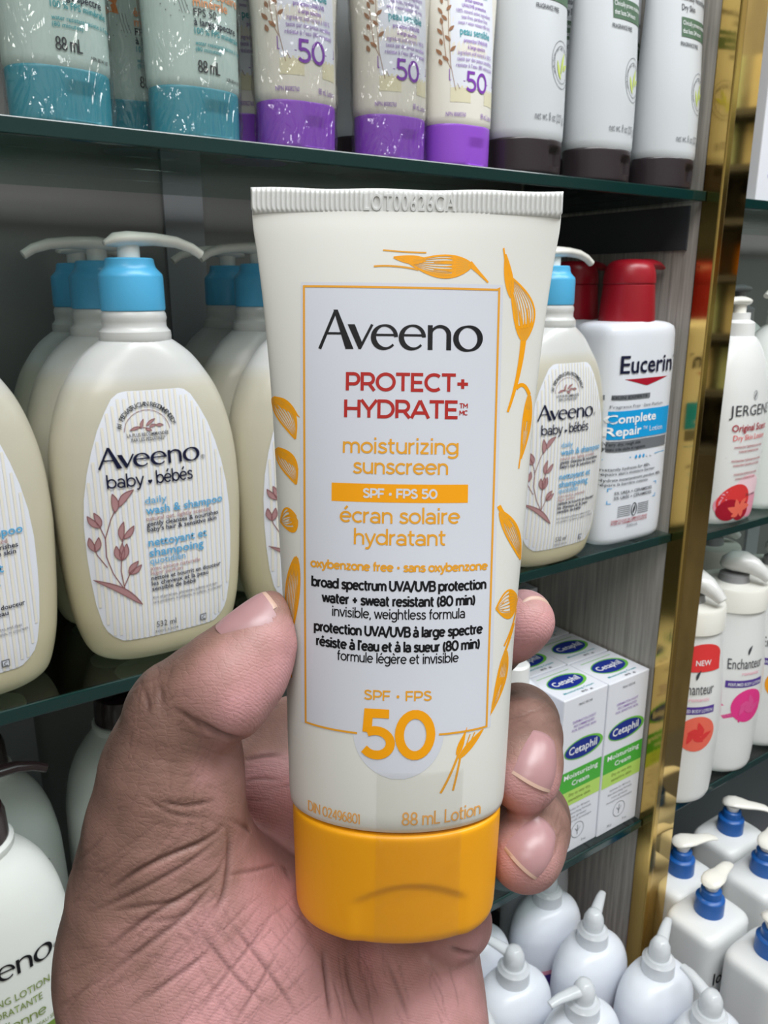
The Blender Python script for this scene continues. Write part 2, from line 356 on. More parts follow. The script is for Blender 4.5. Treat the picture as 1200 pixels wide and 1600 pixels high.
def wood(name, c0, c1):
    m = mat(name, c0, .5); tc = N(m, 'ShaderNodeTexCoord'); mp = N(m, 'ShaderNodeMapping'); mp.inputs['Scale'].default_value = (60, 260, 7); LK(m, tc.outputs['Object'], mp.inputs['Vector'])
    n = N(m, 'ShaderNodeTexNoise'); n.inputs['Scale'].default_value = 1.0; n.inputs['Detail'].default_value = 5; n.inputs['Roughness'].default_value = .7; LK(m, mp.outputs[0], n.inputs['Vector'])
    r = N(m, 'ShaderNodeValToRGB'); r.color_ramp.elements[0].position = .35; r.color_ramp.elements[1].position = .68
    r.color_ramp.elements[0].color = (*lin(c0), 1); r.color_ramp.elements[1].color = (*lin(c1), 1); LK(m, n.outputs[0], r.inputs[0]); LK(m, r.outputs[0], BS(m).inputs['Base Color']); return m
M_wood = wood('grey_woodgrain_laminate', (138, 134, 128), (186, 181, 173))
M_gold = mat('polished_gold_mirror', (214, 184, 118), .05, metal=1.0)
M_goldb = mat('brushed_gold_edge', (204, 172, 100), .16, metal=1.0); add_bump(M_goldb, 30, .12, stretch=(20, 20, 1))
M_dark = mat('charcoal_metal', (62, 64, 68), .4)
M_refl = mat('grey_painted_reflection', (150, 152, 156), .45)  # grey for the imitated reflections on the back panel
M_deck = mat('dark_counter', (88, 88, 92), .4)
def glass_mat():
    m = bpy.data.materials.new('green_shelf_glass'); m.use_nodes = True; nt = m.node_tree; nt.nodes.remove(BS(m))
    tr = N(m, 'ShaderNodeBsdfTransparent'); tr.inputs[0].default_value = (.68, .75, .73, 1)
    gs = N(m, 'ShaderNodeBsdfGlossy'); gs.inputs['Roughness'].default_value = .03; gs.inputs[0].default_value = (.9, .95, .93, 1)
    fr = N(m, 'ShaderNodeFresnel'); fr.inputs[0].default_value = 1.5; mx = N(m, 'ShaderNodeMixShader')
    LK(m, fr.outputs[0], mx.inputs[0]); LK(m, tr.outputs[0], mx.inputs[1]); LK(m, gs.outputs[0], mx.inputs[2]); LK(m, mx.outputs[0], nt.nodes['Material Output'].inputs[0]); return m
M_glass = glass_mat()
M_gback = mat('pale_green_glass_edge', (84, 128, 114), .2)
M_gedge = mat('green_glass_edge', (10, 46, 44), .12, spec=.6)
def film_mat(name, tint, gl_, rough, fk=.35, bump=0):
    m = bpy.data.materials.new(name); m.use_nodes = True; nt = m.node_tree; nt.nodes.remove(BS(m))
    tr = N(m, 'ShaderNodeBsdfTransparent'); tr.inputs[0].default_value = (*tint, 1); gs = N(m, 'ShaderNodeBsdfGlossy'); gs.inputs['Roughness'].default_value = rough
    mx = N(m, 'ShaderNodeMixShader'); lw = N(m, 'ShaderNodeLayerWeight'); lw.inputs[0].default_value = .25
    mt = N(m, 'ShaderNodeMath', operation='MULTIPLY_ADD'); mt.inputs[1].default_value = fk; mt.inputs[2].default_value = gl_; LK(m, lw.outputs['Fresnel'], mt.inputs[0]); LK(m, mt.outputs[0], mx.inputs[0])
    LK(m, tr.outputs[0], mx.inputs[1]); LK(m, gs.outputs[0], mx.inputs[2]); LK(m, mx.outputs[0], nt.nodes['Material Output'].inputs[0])
    if bump:
        tc = N(m, 'ShaderNodeTexCoord'); mp = N(m, 'ShaderNodeMapping'); mp.inputs['Scale'].default_value = (1, 1, .35); LK(m, tc.outputs['Object'], mp.inputs['Vector']); t = N(m, 'ShaderNodeTexNoise'); t.inputs['Scale'].default_value = 70; t.inputs['Detail'].default_value = 2; t.inputs['Distortion'].default_value = 3.5; LK(m, mp.outputs[0], t.inputs['Vector'])
        b = N(m, 'ShaderNodeBump'); b.inputs['Strength'].default_value = 1; b.inputs['Distance'].default_value = bump; LK(m, t.outputs[0], b.inputs['Height']); LK(m, b.outputs[0], gs.inputs['Normal'])
    return m
M_film = film_mat('shrink_film', (.98, .985, .985), .10, .05, .35, .0045); M_tape = film_mat('clear_tape', (.996, .994, .988), .03, .12, .16, .0012)
M_white = mat('white_plastic', (232, 233, 232), .3, sss=.05); M_whitec = mat('cool_white_plastic', (228, 232, 240), .32, sss=.05)
M_pump = mat('white_pump', (238, 236, 228), .25); M_aqua = mat('aqua_collar', (84, 178, 224), .35)
M_tubeivory = mat('ivory_tube', (220, 220, 215), .36, sss=.05); add_bump(M_tubeivory, 90, .06, .0004)
M_capyel = mat('yellow_cap', (238, 162, 6), .42, sss=.08); add_bump(M_capyel, 1800, .05, .0001)
M_teal = mat('teal_cap', (74, 158, 176), .35); M_mint = mat('mint_tube', (200, 220, 214), .4); M_purple = mat('purple_cap', (150, 82, 208), .35)
M_cream = mat('cream_tube', (232, 228, 218), .4); M_greytube = mat('pale_grey_tube', (208, 212, 216), .38); M_blackcap = mat('dark_brown_cap', (52, 44, 48), .3)
M_pumpbrown = mat('dark_brown_pump', (48, 34, 36), .25); M_lotion = mat('ivory_lotion_bottle', (226, 230, 226), .34, sss=.05)
M_redcap = mat('crimson_pump', (156, 20, 36), .35); M_card = mat('white_carton', (232, 234, 242), .5)
M_blue = mat('blue_collar', (24, 92, 170), .35); M_square = mat('matte_white_bottle', (228, 230, 230), .4)
M_clear = mat('frosted_pump', (236, 240, 244), .14, alpha=.66); M_greypump = mat('pearl_pump', (214, 214, 212), .25); M_greyneck = mat('grey_neck', (140, 140, 142), .35)
def liquid_mat():
    m = mat('translucent_baby_wash_bottle', (214, 206, 172), .3, sss=.15); tc = N(m, 'ShaderNodeTexCoord'); sp = N(m, 'ShaderNodeSeparateXYZ'); LK(m, tc.outputs['Object'], sp.inputs[0])
    r = N(m, 'ShaderNodeValToRGB'); e = r.color_ramp.elements; e[0].position = .0; e[0].color = (*lin((208, 200, 166)), 1); e[1].position = .1395; e[1].color = (*lin((197, 193, 178)), 1)
    k = e.new(.1425); k.color = (*lin((206, 207, 205)), 1); LK(m, sp.outputs[2], r.inputs[0]); LK(m, r.outputs[0], BS(m).inputs['Base Color']); return m
M_wash = liquid_mat()

# ------------------------------------------------------------------ the room
ZT, ZM, Z3, ZD = ZC+.0644, ZC-.1832, ZC-.4424, ZC-.668      # shelf tops and the lower counter
def wallbox(n, *a): return struct(box(n, *a))
wallbox('floor', -3, 3.2, -2.2, .72, -.05, 0, M_floor)
wallbox('ceiling', -3, 3.2, -2.2, .72, CEIL, CEIL+.05, M_ceil)
wallbox('wall_back', -3, 3.2, .62, .72, 0, CEIL, M_wall)
wallbox('wall_front', -3, 3.2, -2.2, -2.1, 0, CEIL, M_wall)
wallbox('wall_left', -3, -2.9, -2.1, .62, 0, CEIL, M_wall)
wallbox('wall_right', 3.1, 3.2, -2.1, .62, 0, CEIL, M_wall)

# ------------------------------------------------------------------ display cabinet
cab = thing('display_cabinet', 'dark built-in wall cabinet with gold trimmed upright holding the glass shelves', 'cabinet', (.2, .45, 0))
def cbox(n, x0, x1, y0, y1, z0, z1, m, bev=0): return box(n, x0-.2, x1-.2, y0-.45, y1-.45, z0, z1, m, cab, bev)
TOPZ = ZT+.27
cbox('back_panel', -.62, 1.70, .5455, .57, ZD, TOPZ, M_back)
cbox('side_panel', .5162, .5440, .3635, .545, ZD, TOPZ, M_wood)
cbox('side_panel', -.64, -.62, .362, .57, ZD, TOPZ, M_wood)
cbox('side_panel', 1.70, 1.72, .362, .57, ZD, TOPZ, M_wood)
cbox('rail', .5146, .5162, .372, .54, ZC+.026, ZC+.0560, M_dark)
gt = cbox('mirror_trim', .5222, .5452, .3490, .3634, ZD, TOPZ, M_gold); gt['label'] = 'polished gold mirror strip on the upright'
cbox('gold_edge', .5150, .5222, .3482, .3634, ZD, TOPZ, M_goldb, .0012)
for x_ in (.0620, .2080, .95): cbox('painted_reflection', x_-.0135, x_+.0135, .5425, .5455, ZD, TOPZ, M_refl)  # grey strips imitating pale upright reflections in the glossy back panel
cbox('added_shade_board', -.64, 1.72, .362, .57, TOPZ, TOPZ+.03, M_wood)  # unseen board added low over the shelves to keep steep light off the back

base = thing('base_cabinet', 'dark lower counter carrying the white pump bottles, under the glass shelves', 'counter', (.54, .3, 0))
box('counter', -1.16, 1.16, -.26, .268, ZD-.03, ZD-.0002, M_deck, base, .002); box('plinth', -1.14, 1.14, -.22, .268, 0, ZD-.03, M_wood, base)

def shelf(x0, x1, zt, label, group=None):
    o = thing('glass_shelf', label, 'shelf', ((x0+x1)/2, .45, zt), group)
    h = (x1-x0)/2; th = .0068
    a = box('pane', -h, h, -.0885, .078, -th, 0, M_glass, o, .0004)
    k = box('polished_edge', -h, h, .078, .0786, -th, 0, M_gback, o); k['label'] = 'pale green back edge'
    e = box('polished_edge', -h, h, -.0905, -.0885, -th, 0, M_gedge, o, .0006); e['label'] = 'dark green polished front edge'
    return o
shelf(-.6199, .5144, ZT, 'green-edged glass shelf holding the purple, teal and grey tubes', 'glass shelves')
shelf(-.6199, .5144, ZM, 'green-edged glass shelf under the blue-collared baby wash bottles', 'glass shelves')
shelf(-.6199, .5144, Z3, 'glass shelf under the white cartons with blue ovals', 'glass shelves')
shelf(.5455, 1.6999, ZT-.002, 'glass shelf right of the gold upright, topmost, under the blue-lettered carton', 'glass shelves')
shelf(.5455, 1.6999, ZM-.008, 'glass shelf right of the gold upright, under the red-flowered lotion bottle', 'glass shelves')
shelf(.5455, 1.6999, Z3-.004, 'glass shelf right of the gold upright, under the rose-printed lotion bottles', 'glass shelves')

# ------------------------------------------------------------------ bottle kit
class Prof:
    def __init__(s, prof, n=60): s.r = spline([tuple(p)+((2.0,) if len(p) < 4 else ()) for p in prof], n)
    def at(s, z): return [np.interp(z, s.r[:, 0], s.r[:, i]) for i in (1, 2, 3)]
    def y(s, x, z):
        a, b, n = s.at(z); q = min(.9995, abs(x)/a); return -b*(1-q**n)**(1/n)
    def fn(s, x, z):
        e = 3e-4; y = s.y(x, z); dx = (s.y(x+e, z)-s.y(x-e, z))/(2*e); dz = (s.y(x, z+e)-s.y(x, z-e))/(2*e)
        nn = Vector((dx, -1, dz)).normalized(); return (x, y, z), nn
    def body(s, name, m, parent, seg=56, ang=50):
        v, f = loft_rows(s.r, seg); o = mesh_obj(name, v, f, m, parent); sharp(o, ang); return o
def lever_pump(parent, z, L, m, flip=1, name='pump', stem_r=.0052, th=.0021, wd=.0062, rise=.0):
    """flat arched spout on a short stem"""
    path = [(-.011*flip, 0, z+.0035), (-.006*flip, 0, z+.0052), (0, 0, z+.0058), (L*.35*flip, 0, z+.0060+rise), (L*.65*flip, 0, z+.0050+rise), (L*.86*flip, 0, z+.0026+rise), (L*flip, 0, z-.0006+rise)]
    rad = [(.003, .0012), (wd*1.05, th*1.1), (wd*1.25, th*1.2), (wd*.72, th), (wd*.5, th*.9), (wd*.42, th*.8), (wd*.38, th*.75)]
    a = sweep(path, rad, 16); b = loft_rows([(z-.006, stem_r, stem_r), (z+.004, stem_r, stem_r)], 20)
    V, Fc = merge(a, b); o = mesh_obj(name, V, Fc, m, parent); sharp(o, 55); return o

# --- blue-collared baby wash
BW = Prof([(0, .0250, .0150, 2.6), (.0012, .0310, .0190, 2.6), (.005, .0368, .0222, 2.6), (.012, .0398, .0240, 2.6), (.028, .0433, .0256, 2.6), (.055, .0458, .0262, 2.6), (.080, .0470, .0262, 2.6), (.096, .0464, .0260, 2.6), (.110, .0448, .0255, 2.6), (.123, .0418, .0246, 2.6), (.135, .0376, .0234, 2.4), (.145, .0318, .0215, 2.1), (.152, .0262, .0196, 2.05), (.1565, .0208, .0180, 2), (.159, .0172, .0166, 2)], 80)
def baby_label(parent, body):
    lr = [(z, -.0015-k*1.07, -.0015+k*1.07) for z, k in ((.0145, .0205), (.0150, .0225), (.0175, .0258), (.0205, .0282), (.0245, .0298), (.035, .0318), (.048, .0330), (.06, .0336), (.075, .0337), (.088, .0327), (.10, .0306), (.11, .0280), (.12, .0247), (.128, .0210), (.134, .0176), (.1365, .0146), (.1372, .0120))]
    I = Ink(); I.spans(lr, 24, 'babylabel'); lab = I.build('label', BW.fn, parent, .00025)
    I = Ink(); zz = [r[0] for r in lr]; hw = [r[2] for r in lr]
    for i in range(-13, 14):
        x = i*.0027-.0015
        rows = [(z, x-.0006, x+.0006) for z in np.linspace(.015, .137, 40) if abs(x+.0015)+.001 < np.interp(z, zz, [q+.0015 for q in hw])]
        if len(rows) > 1: I.spans(rows, 1, 'stripe', .4)
    # crest
    I.arctext('#1 PEDIATRICIAN RECOMMENDED*', 0, .1178, .0122, 165, 15, .0021, 'darkgrey'); I.ringline(0, .1178, .0107, .0105, .00022, 'rosedark', 175, 5)
    I.gill('LA PLUS RECOMMANDÉE', 0, .1163, .0015, 'darkgrey', .01, width=.0195); I.gill('PAR LES PÉDIATRES*', 0, .1140, .0015, 'darkgrey', .01, width=.0160)
    I.line([(-.0082, .1195), (-.002, .1203), (.001, .1197)], .0003, 'rosedark')
    for p, q in (((-.008, .1194), (-.003, .1206)), ((-.003, .120), (-.0015, .1242)), ((-.0005, .121), (.004, .1240)), ((.001, .1202), (.0042, .1212)), ((.004, .1208), (.0078, .1206)), ((-.001, .1195), (.002, .1185))): I.leaf(p, q, .0007, .0002, 'rose', 'rosedark', .00018)
    I.logo(.0005, .1022, .0100, 'navy', .0480); I.gill('®', .0262, .1022, .0020, 'navy')
    I.text('baby', -.0125, .0930, .0064, 'navy', .115, width=.0168); I.text('bébés', .0108, .0930, .0064, 'navy', .115, width=.0185); I.gill('♥', -.0012, .0938, .0013, 'navy')
    xl = -.0045
    def T(s, z, h, c, w, b=.012): I.gill(s, xl, z, h, c, b, 'l', w)
    T('daily', .0838, .0034, 'sky', .0105, .0); T('wash & shampoo', .0787, .0038, 'sky', .0400, .014); T('natural oat, lightly scented', .0754, .0021, 'rose', .0330, .006)
    T('gently cleanses & nourishes', .0727, .0022, 'navy', .0372, .016); T("baby's hair & sensitive skin", .0699, .0022, 'navy', .0360, .016)
    T('nettoyant et', .0625, .0040, 'sky', .0300, .014); T('shampoing', .0572, .0040, 'sky', .0278, .014); T('quotidien', .0533, .0034, 'sky', .0178, .0)
    T('avec avoine naturelle', .0502, .0019, 'rose', .0255, .006); T('léger parfum', .0478, .0019, 'rose', .0160, .006)
    T('nettoie et nourrit en douceur', .0450, .0022, 'navy', .0370, .016); T('les cheveux et la peau', .0422, .0022, 'navy', .0295, .016); T('sensible de bébé', .0394, .0022, 'navy', .0225, .016)
    T('free of parabens, phthalates, sulfates and dyes', .0352, .0014, 'grey', .0345, .004); T('sans parabènes, ni phtalates, ni sulfates, ni colorants', .0328, .0014, 'grey', .0370, .004)
    I.gill('532 ml', .0015, .0195, .0031, 'darkgrey', .0, width=.0100); I.gill('30053304', .0015, .0164, .0014, 'grey', .0, width=.0120)
    # oat sprig
    st = lambda pts: I.line(pts, .00042, 'rosedark', 1)
    st([(-.0100, .0335), (-.0160, .0400), (-.0215, .0510), (-.0238, .0600), (-.0235, .0690), (-.0205, .0780), (-.0180, .0830)]); st([(-.0170, .0415), (-.0180, .0520), (-.0172, .0600), (-.0160, .0680)]); st([(-.0238, .0545), (-.0275, .0610), (-.0285, .0645)]); st([(-.0235, .0690), (-.0255, .0755)]); st([(-.0172, .0440), (-.0140, .0505)])
    L2 = lambda p, q, w, b=0: I.leaf(p, q, w, b, 'rose', 'rosedark', .0003, 1.2)
    L2((-.0182, .0815), (-.0188, .0905), .0016, -.0006); L2((-.0165, .0840), (-.0092, .0915), .0016, .0010); L2((-.0252, .0745), (-.0300, .0805), .0014, .0006); L2((-.0250, .0750), (-.0272, .0820), .0013, -.0004)
    L2((-.0165, .0675), (-.0150, .0765), .0014, .0006); L2((-.0155, .0680), (-.0105, .0740), .0014, -.0004); L2((-.0283, .0630), (-.0300, .0700), .0013, .0004); L2((-.0280, .0630), (-.0262, .0700), .0013, -.0004)
    L2((-.0175, .0575), (-.0192, .0650), .0015, .0006); L2((-.0172, .0575), (-.0145, .0655), .0015, -.0006); L2((-.0172, .0575), (-.0165, .0660), .0012); L2((-.0145, .0500), (-.0098, .0560), .0014, .0006); L2((-.0145, .0500), (-.0085, .0540), .0013, -.0006); L2((-.0095, .0332), (-.0300, .0485), .0016, -.0018)
    I.rect(.0195, .0230, .0172, .0207, 'grey', 1, 2, 2); I.rect(.0200, .0225, .0177, .0202, 'babylabel', 2, 2, 2); I.text('C', .02125, .0180, .0020, 'grey', .2, lay=3)
    for k, (v, f, c, l) in enumerate(I.it):
        if c != 'stripe': I.it[k] = ([(a-.0058, b) for a, b in v], f, c, l)
    I.build('lettering', BW.fn, lab, .0003)
def baby_bottle(label, loc, group, flip=1, rz=0.0):
    t = thing('baby_wash_bottle', label, 'bottle', loc, group, rz)
    BW.body('body', M_wash, t)
    lathe('neck', [(.1570, .0160), (.1580, .0168), (.1610, .0170), (.1632, .0168), (.1642, .0158), (.1655, .0150), (.1680, .0150), (.1695, .0154), (.1715, .0150), (.1735, .0140)], M_wash, t)
    lathe('collar', [(.1725, .0140), (.1730, .0149), (.1740, .0151), (.1880, .0150), (.1895, .0147), (.1915, .0128), (.1925, .0120), (.1940, .0115), (.1962, .0112), (.1968, .0105)], M_aqua, t)
    lever_pump(t, .1996, .0360, M_pump, flip, th=.0030, wd=.0068); baby_label(t, t); return t
def turn_pump(o, a):
    for ch in o.children:
        if ch.name.startswith('pump'): ch.rotation_euler = (0, 0, a)
GB = 'baby wash bottles with sky-blue collars'
YB = .3935
b0 = baby_bottle('baby wash bottle with sky-blue collar in front, fully seen left of the yellow-capped tube', (.1222, YB, ZM), GB)
dup(b0, 'baby wash bottle with sky-blue collar, cut off by the left edge of the photo', (.0275, YB, ZM))
dup(b0, 'front baby wash bottle half hidden behind the left edge of the held tube', (.2150, YB, ZM))
b_r = dup(b0, 'baby wash bottle with sky-blue collar right of the held tube, beside the red-pumped bottle', (.3895, YB-.014, ZM))
for x, nm in ((.0275, 'the one at the left edge'), (.1222, 'the fully seen one'), (.2150, 'the one beside the held tube')):
    o = dup(b0, 'baby wash bottle, second in its row, behind '+nm, (x-.001, YB+.0505, ZM)); turn_pump(o, PI)
    o = dup(b0, 'baby wash bottle, third in its row, behind '+nm, (x+.001, YB+.1005, ZM)); turn_pump(o, .35 if x < .2 else PI)

# --- red-pumped repair lotion
EU = Prof([(0, .032, .019, 4), (.001, .0355, .0225, 4), (.004, .0370, .0238, 4), (.02, .0377, .0242, 4), (.075, .0375, .0240, 4), (.130, .0374, .0238, 4), (.152, .0370, .0234, 4), (.157, .0356, .0224, 4), (.1595, .0325, .0205, 2.8), (.1605, .0250, .0190, 2.4)], 60)
def repair_bottle(label, loc, group):
    t = thing('body_lotion_bottle', label, 'bottle', loc, group); EU.body('body', M_whitec, t)
    lathe('collar', [(.1600, .0196), (.1612, .0198), (.1850, .0180), (.1858, .0172)], M_redcap, t)
    a = loft_rows(spline([(.1856, .0176, .0176), (.1862, .0182, .0182), (.1900, .0181, .0181), (.1950, .0174, .0172), (.1990, .0158, .0152), (.2015, .0126, .0118), (.2026, .0080, .0074), (.2029, .002, .002)], 26), 40)
    b = sweep([(.002, 0, .1985), (.012, 0, .1992), (.020, 0, .1996), (.0285, 0, .1992), (.0350, 0, .1972)], [(.0130, .0040), (.0110, .0040), (.0076, .0038), (.0052, .0028), (.0034, .0014)], 18)
    V, Fc = merge(a, b); p = mesh_obj('pump', V, Fc, M_redcap, t); sharp(p, 60)
    I = Ink()
    I.gill('Eucerin', -.0030, .1240, .0128, 'navy', .012, width=.0470); I.gill('®', .0220, .1335, .0022, 'navy')
    I.spans([(.1195-.0057*k/5, -.0230+.0195*k/5, .0170-.0195*k/5) for k in range(6)], 10, 'crimson')
    I.rect(-.0330, .0005, .1040, .1078, 'silver', 1, 8, 1); I.gill('SKIN EXPERTS', -.0162, .1049, .0020, 'darkgrey', .01, width=.028)
    I.gill('Fragrance Free · Sans Parfum', -.0085, .0978, .0022, 'grey', .006, width=.0440)
    I.rect(-.0336, .0225, .0735, .0955, 'blueband', 1, 16, 2); I.gill('Complete', -.0325, .0862, .0066, 'white', .022, 'l', .0405); I.gill('Repair', -.0325, .0765, .0066, 'white', .022, 'l', .0275); I.gill('™ Lotion', -.0035, .0775, .0042, 'white', -.004, 'l', .0190)
    I.rect(-.0330, .0215, .0638, .0722, 'silver', 1, 16, 2); I.gill('Very dry, rough skin', -.0320, .0688, .0024, 'darkgrey', .008, 'l', .027); I.gill('Peau très sèche et rugueuse', -.0320, .0650, .0024, 'darkgrey', .008, 'l', .032)
    I.line([(-.032, .0580), (-.0125, .0584)], .0007, 'sky')
    for k in range(5): I.poly([(-.0085+k*.0036, .0570), (-.0070+k*.0036, .0570), (-.0068+k*.0036, .0585), (-.0078+k*.0036, .0600), (-.0087+k*.0036, .0585)], 'blueband' if k < 3 else 'babylabel')
    I.line([(.0105, .0585), (.0215, .0588)], .0007, 'sky')
    for i, (s, w) in enumerate((('Instantly hydrates for 48h,', .040), ("repairs skin's moisture barrier", .045))): I.gill(s, -.0335, .0490-i*.0036, .0024, 'darkgrey', .004, 'l', w)
    for i, (s, w) in enumerate((('Hydrate instantanément pendant 48h,', .052), ('répare la barrière cutanée', .039))): I.gill(s, -.0335, .0405-i*.0036, .0024, 'darkgrey', .004, 'l', w)
    for sx in (-1, 1):
        for z, dz in ((.0350, -.0025), (.0225, .0025)): x = -.007+sx*.0215; I.line([(x, z+dz), (x, z), (x-sx*.0025, z)], .0005, 'blueband')
    I.gill('5% UREA + CERAMIDES', -.007, .0295, .0024, 'darkgrey', .008, width=.0345); I.gill('5% URÉE + CÉRAMIDES', -.007, .0255, .0024, 'darkgrey', .008, width=.0345)
    I.ringline(-.0055, .0150, .0024, .0052, .0007, 'darkgrey'); I.leaf((-.0062, .0115), (-.0048, .0190), .0009, 0, 'darkgrey', None, 0)
    for k in range(6): I.line([(-.0205, .0190-k*.0016), (-.0090, .0190-k*.0016)], .0006, 'grey'); I.line([(-.0020, .0190-k*.0016), (.0085, .0190-k*.0016)], .0006, 'grey')
    I.gill('DERMATOLOGIST RECOMMENDED BRAND', -.0085, .0068, .0018, 'crimson', .006, width=.0330); I.gill('FORTE DERMATOLOGIQUE', -.0085, .0045, .0018, 'crimson', .006, width=.0330); I.gill('500mL', -.006, .0012, .0020, 'grey', 0, width=.011)
    s = .92
    for k, (v, f, c, l) in enumerate(I.it): I.it[k] = ([(-.0368+(a+.0336)*1.16, .012+b*s) for a, b in v], f, c, l)
    I.build('lettering', EU.fn, t, .0002)
    return t
GE = 'white bottles with crimson pumps'
e0 = repair_bottle('white body lotion bottle with crimson pump and blue band, in front beside the wood panel', (.4760, .3880, ZM), GE)
dup(e0, 'white body lotion bottle with crimson pump, directly behind the front crimson-pumped one', (.4745, .4390, ZM))
dup(e0, 'white body lotion bottle with crimson pump, last of its row by the back panel', (.4745, .4900, ZM))

# --- tubes on the top shelf
def tube_body(h0, h1, a0, b0, a1):
    return Prof([(h0-.0012, a0*.93, b0*.93), (h0, a0*.985, b0*.985), (h0+.0012, a0, b0), (h0+.03, a0*1.02, b0*.97), (h0+(h1-h0)*.5, (a0+a1)/2*.99, b0*.68), (h0+(h1-h0)*.8, a0*.2+a1*.8, b0*.32), (h1-.006, a1*.995, .0012), (h1, a1, .0010)], 50)
def tube_cap(parent, h, a, b, m, notch=None):
    rows = spline([(0, a*.90, b*.90, 2.1), (.0006, a*.95, b*.95, 2.1), (.0020, a*.975, b*.975, 2.1), (h*.5, a*.985, b*.985, 2.1), (h-.0008, a*.99, b*.99, 2.1), (h, a*.97, b*.97, 2.1)], 40)
    v, f = loft_rows(rows, 72)
    if notch:                      # thumb recess under the flip edge
        nx, nz0, nz1, nw, dp = notch; w = []
        for x, y, z in v:
            if y < 0 and abs(x-nx) < nw and nz0 < z < nz1: k = min(1, (nw-abs(x-nx))/(nw*.35)); kz = min(1, (nz1-z)/((nz1-nz0)*.35)); y += dp*k*kz
            w.append((x, y, z))
        v = w
    o = mesh_obj('cap', v, f, m, parent); sharp(o, 50)
    return o
def film(parent, P_, z0, z1, grow=.0006):
    rnd = random.Random(7); seg = 48; rows = []; v = []; n = 26
    for i in range(n+1):
        z = z0+(z1-z0)*i/n; a, b, e = P_(z)
        for k in range(seg):
            th = 2*PI*k/seg; w = .00035*math.sin(5*th+z*190)+.0004*math.sin(9*th-z*330)*math.sin(z*160)+rnd.uniform(-.00022, .00022)
            v.append(((a+grow+w)*math.cos(th), (b+grow+w)*math.sin(th), z))
    f = [(i*seg+k, i*seg+(k+1) % seg, (i+1)*seg+(k+1) % seg, (i+1)*seg+k) for i in range(n) for k in range(seg)]
    return mesh_obj('shrink_film', v, f, M_film, parent)
def capof(h, a, b): return lambda z: (a, b, 2)
# teal mineral sunscreen
HT = .0212; TT = tube_body(HT, .150, .0212, .0150, .0290)
def teal_tube(label, loc, group, rz=0):
    t = thing('sunscreen_tube', label, 'tube', loc, group, rz); TT.body('body', M_mint, t, 56); tube_cap(t, HT, .0208, .0147, M_teal, (.0055, .002, .0165, .0078, .0016))
    I = Ink(); x = -.0040; c_ = HT
    I.gill('écran solaire', x, c_+.0352, .0036, 'peach', .016, 'l', .0235); I.gill('minérale', x, c_+.0310, .0036, 'peach', .016, 'l', .0168)
    I.gill('FPS 50', x, c_+.0272, .0030, 'darkgrey', .008, 'l', .0108); I.gill('à large spectre', x, c_+.0236, .0028, 'navy', .014, 'l', .0212); I.gill('100 % FPS minérale', x, c_+.0203, .0024, 'teal', .012, 'l', .0230)
    I.gill('water resistant/résiste à l’eau', x, c_+.0160, .0017, 'teal', .006, 'l', .0250); I.gill('(80 minutes)', x, c_+.0136, .0017, 'teal', .006, 'l', .0120); I.text('88 mL', x+.0005, c_+.0052, .0050, 'darkgrey', .11, 'l', .0106); I.gill('NPN 80141187', x+.0145, c_+.0036, .0015, 'darkgrey', .012, 'l', .0080)
    sp = []
    for k in range(10): r = .0068 if k % 2 == 0 else .0040; a = 2*PI*k/10+.5; sp.append((-.0142+r*math.cos(a)*.8, HT+.0400+r*math.sin(a)))
    I.poly(sp, 'starorange'); 
    for q in range(3): I.line([(-.0100+q*.0012, .0570), (-.0097+q*.0013, .0535), (-.0085+q*.0014, .0490)], .00022, 'grey')
    for q in range(7): I.ellipse(-.0165+q*.0017, .0520-(q % 3)*.0022, .00022, .00022, 'grey', n=8, rings=1)
    I.build('lettering', TT.fn, t, .00012)
    if label.find('behind') < 0: film(t, lambda z: ((.0209, .0148, 2) if z < HT else TT.at(z)), .0006, .118, .0012)
    return t
GT = 'teal-capped sunscreen tubes in clear film'
t0 = teal_tube('mint tube with teal cap in crinkled film, leftmost on the top shelf', (.0945, .3790, ZT), GT)
dup(t0, 'mint tube with teal cap in film beside the first purple-capped tube', (.1540, .3800, ZT))
dup(t0, 'mint tube with teal cap standing back in shadow between the two front teal-capped tubes', (.1420, .4220, ZT))
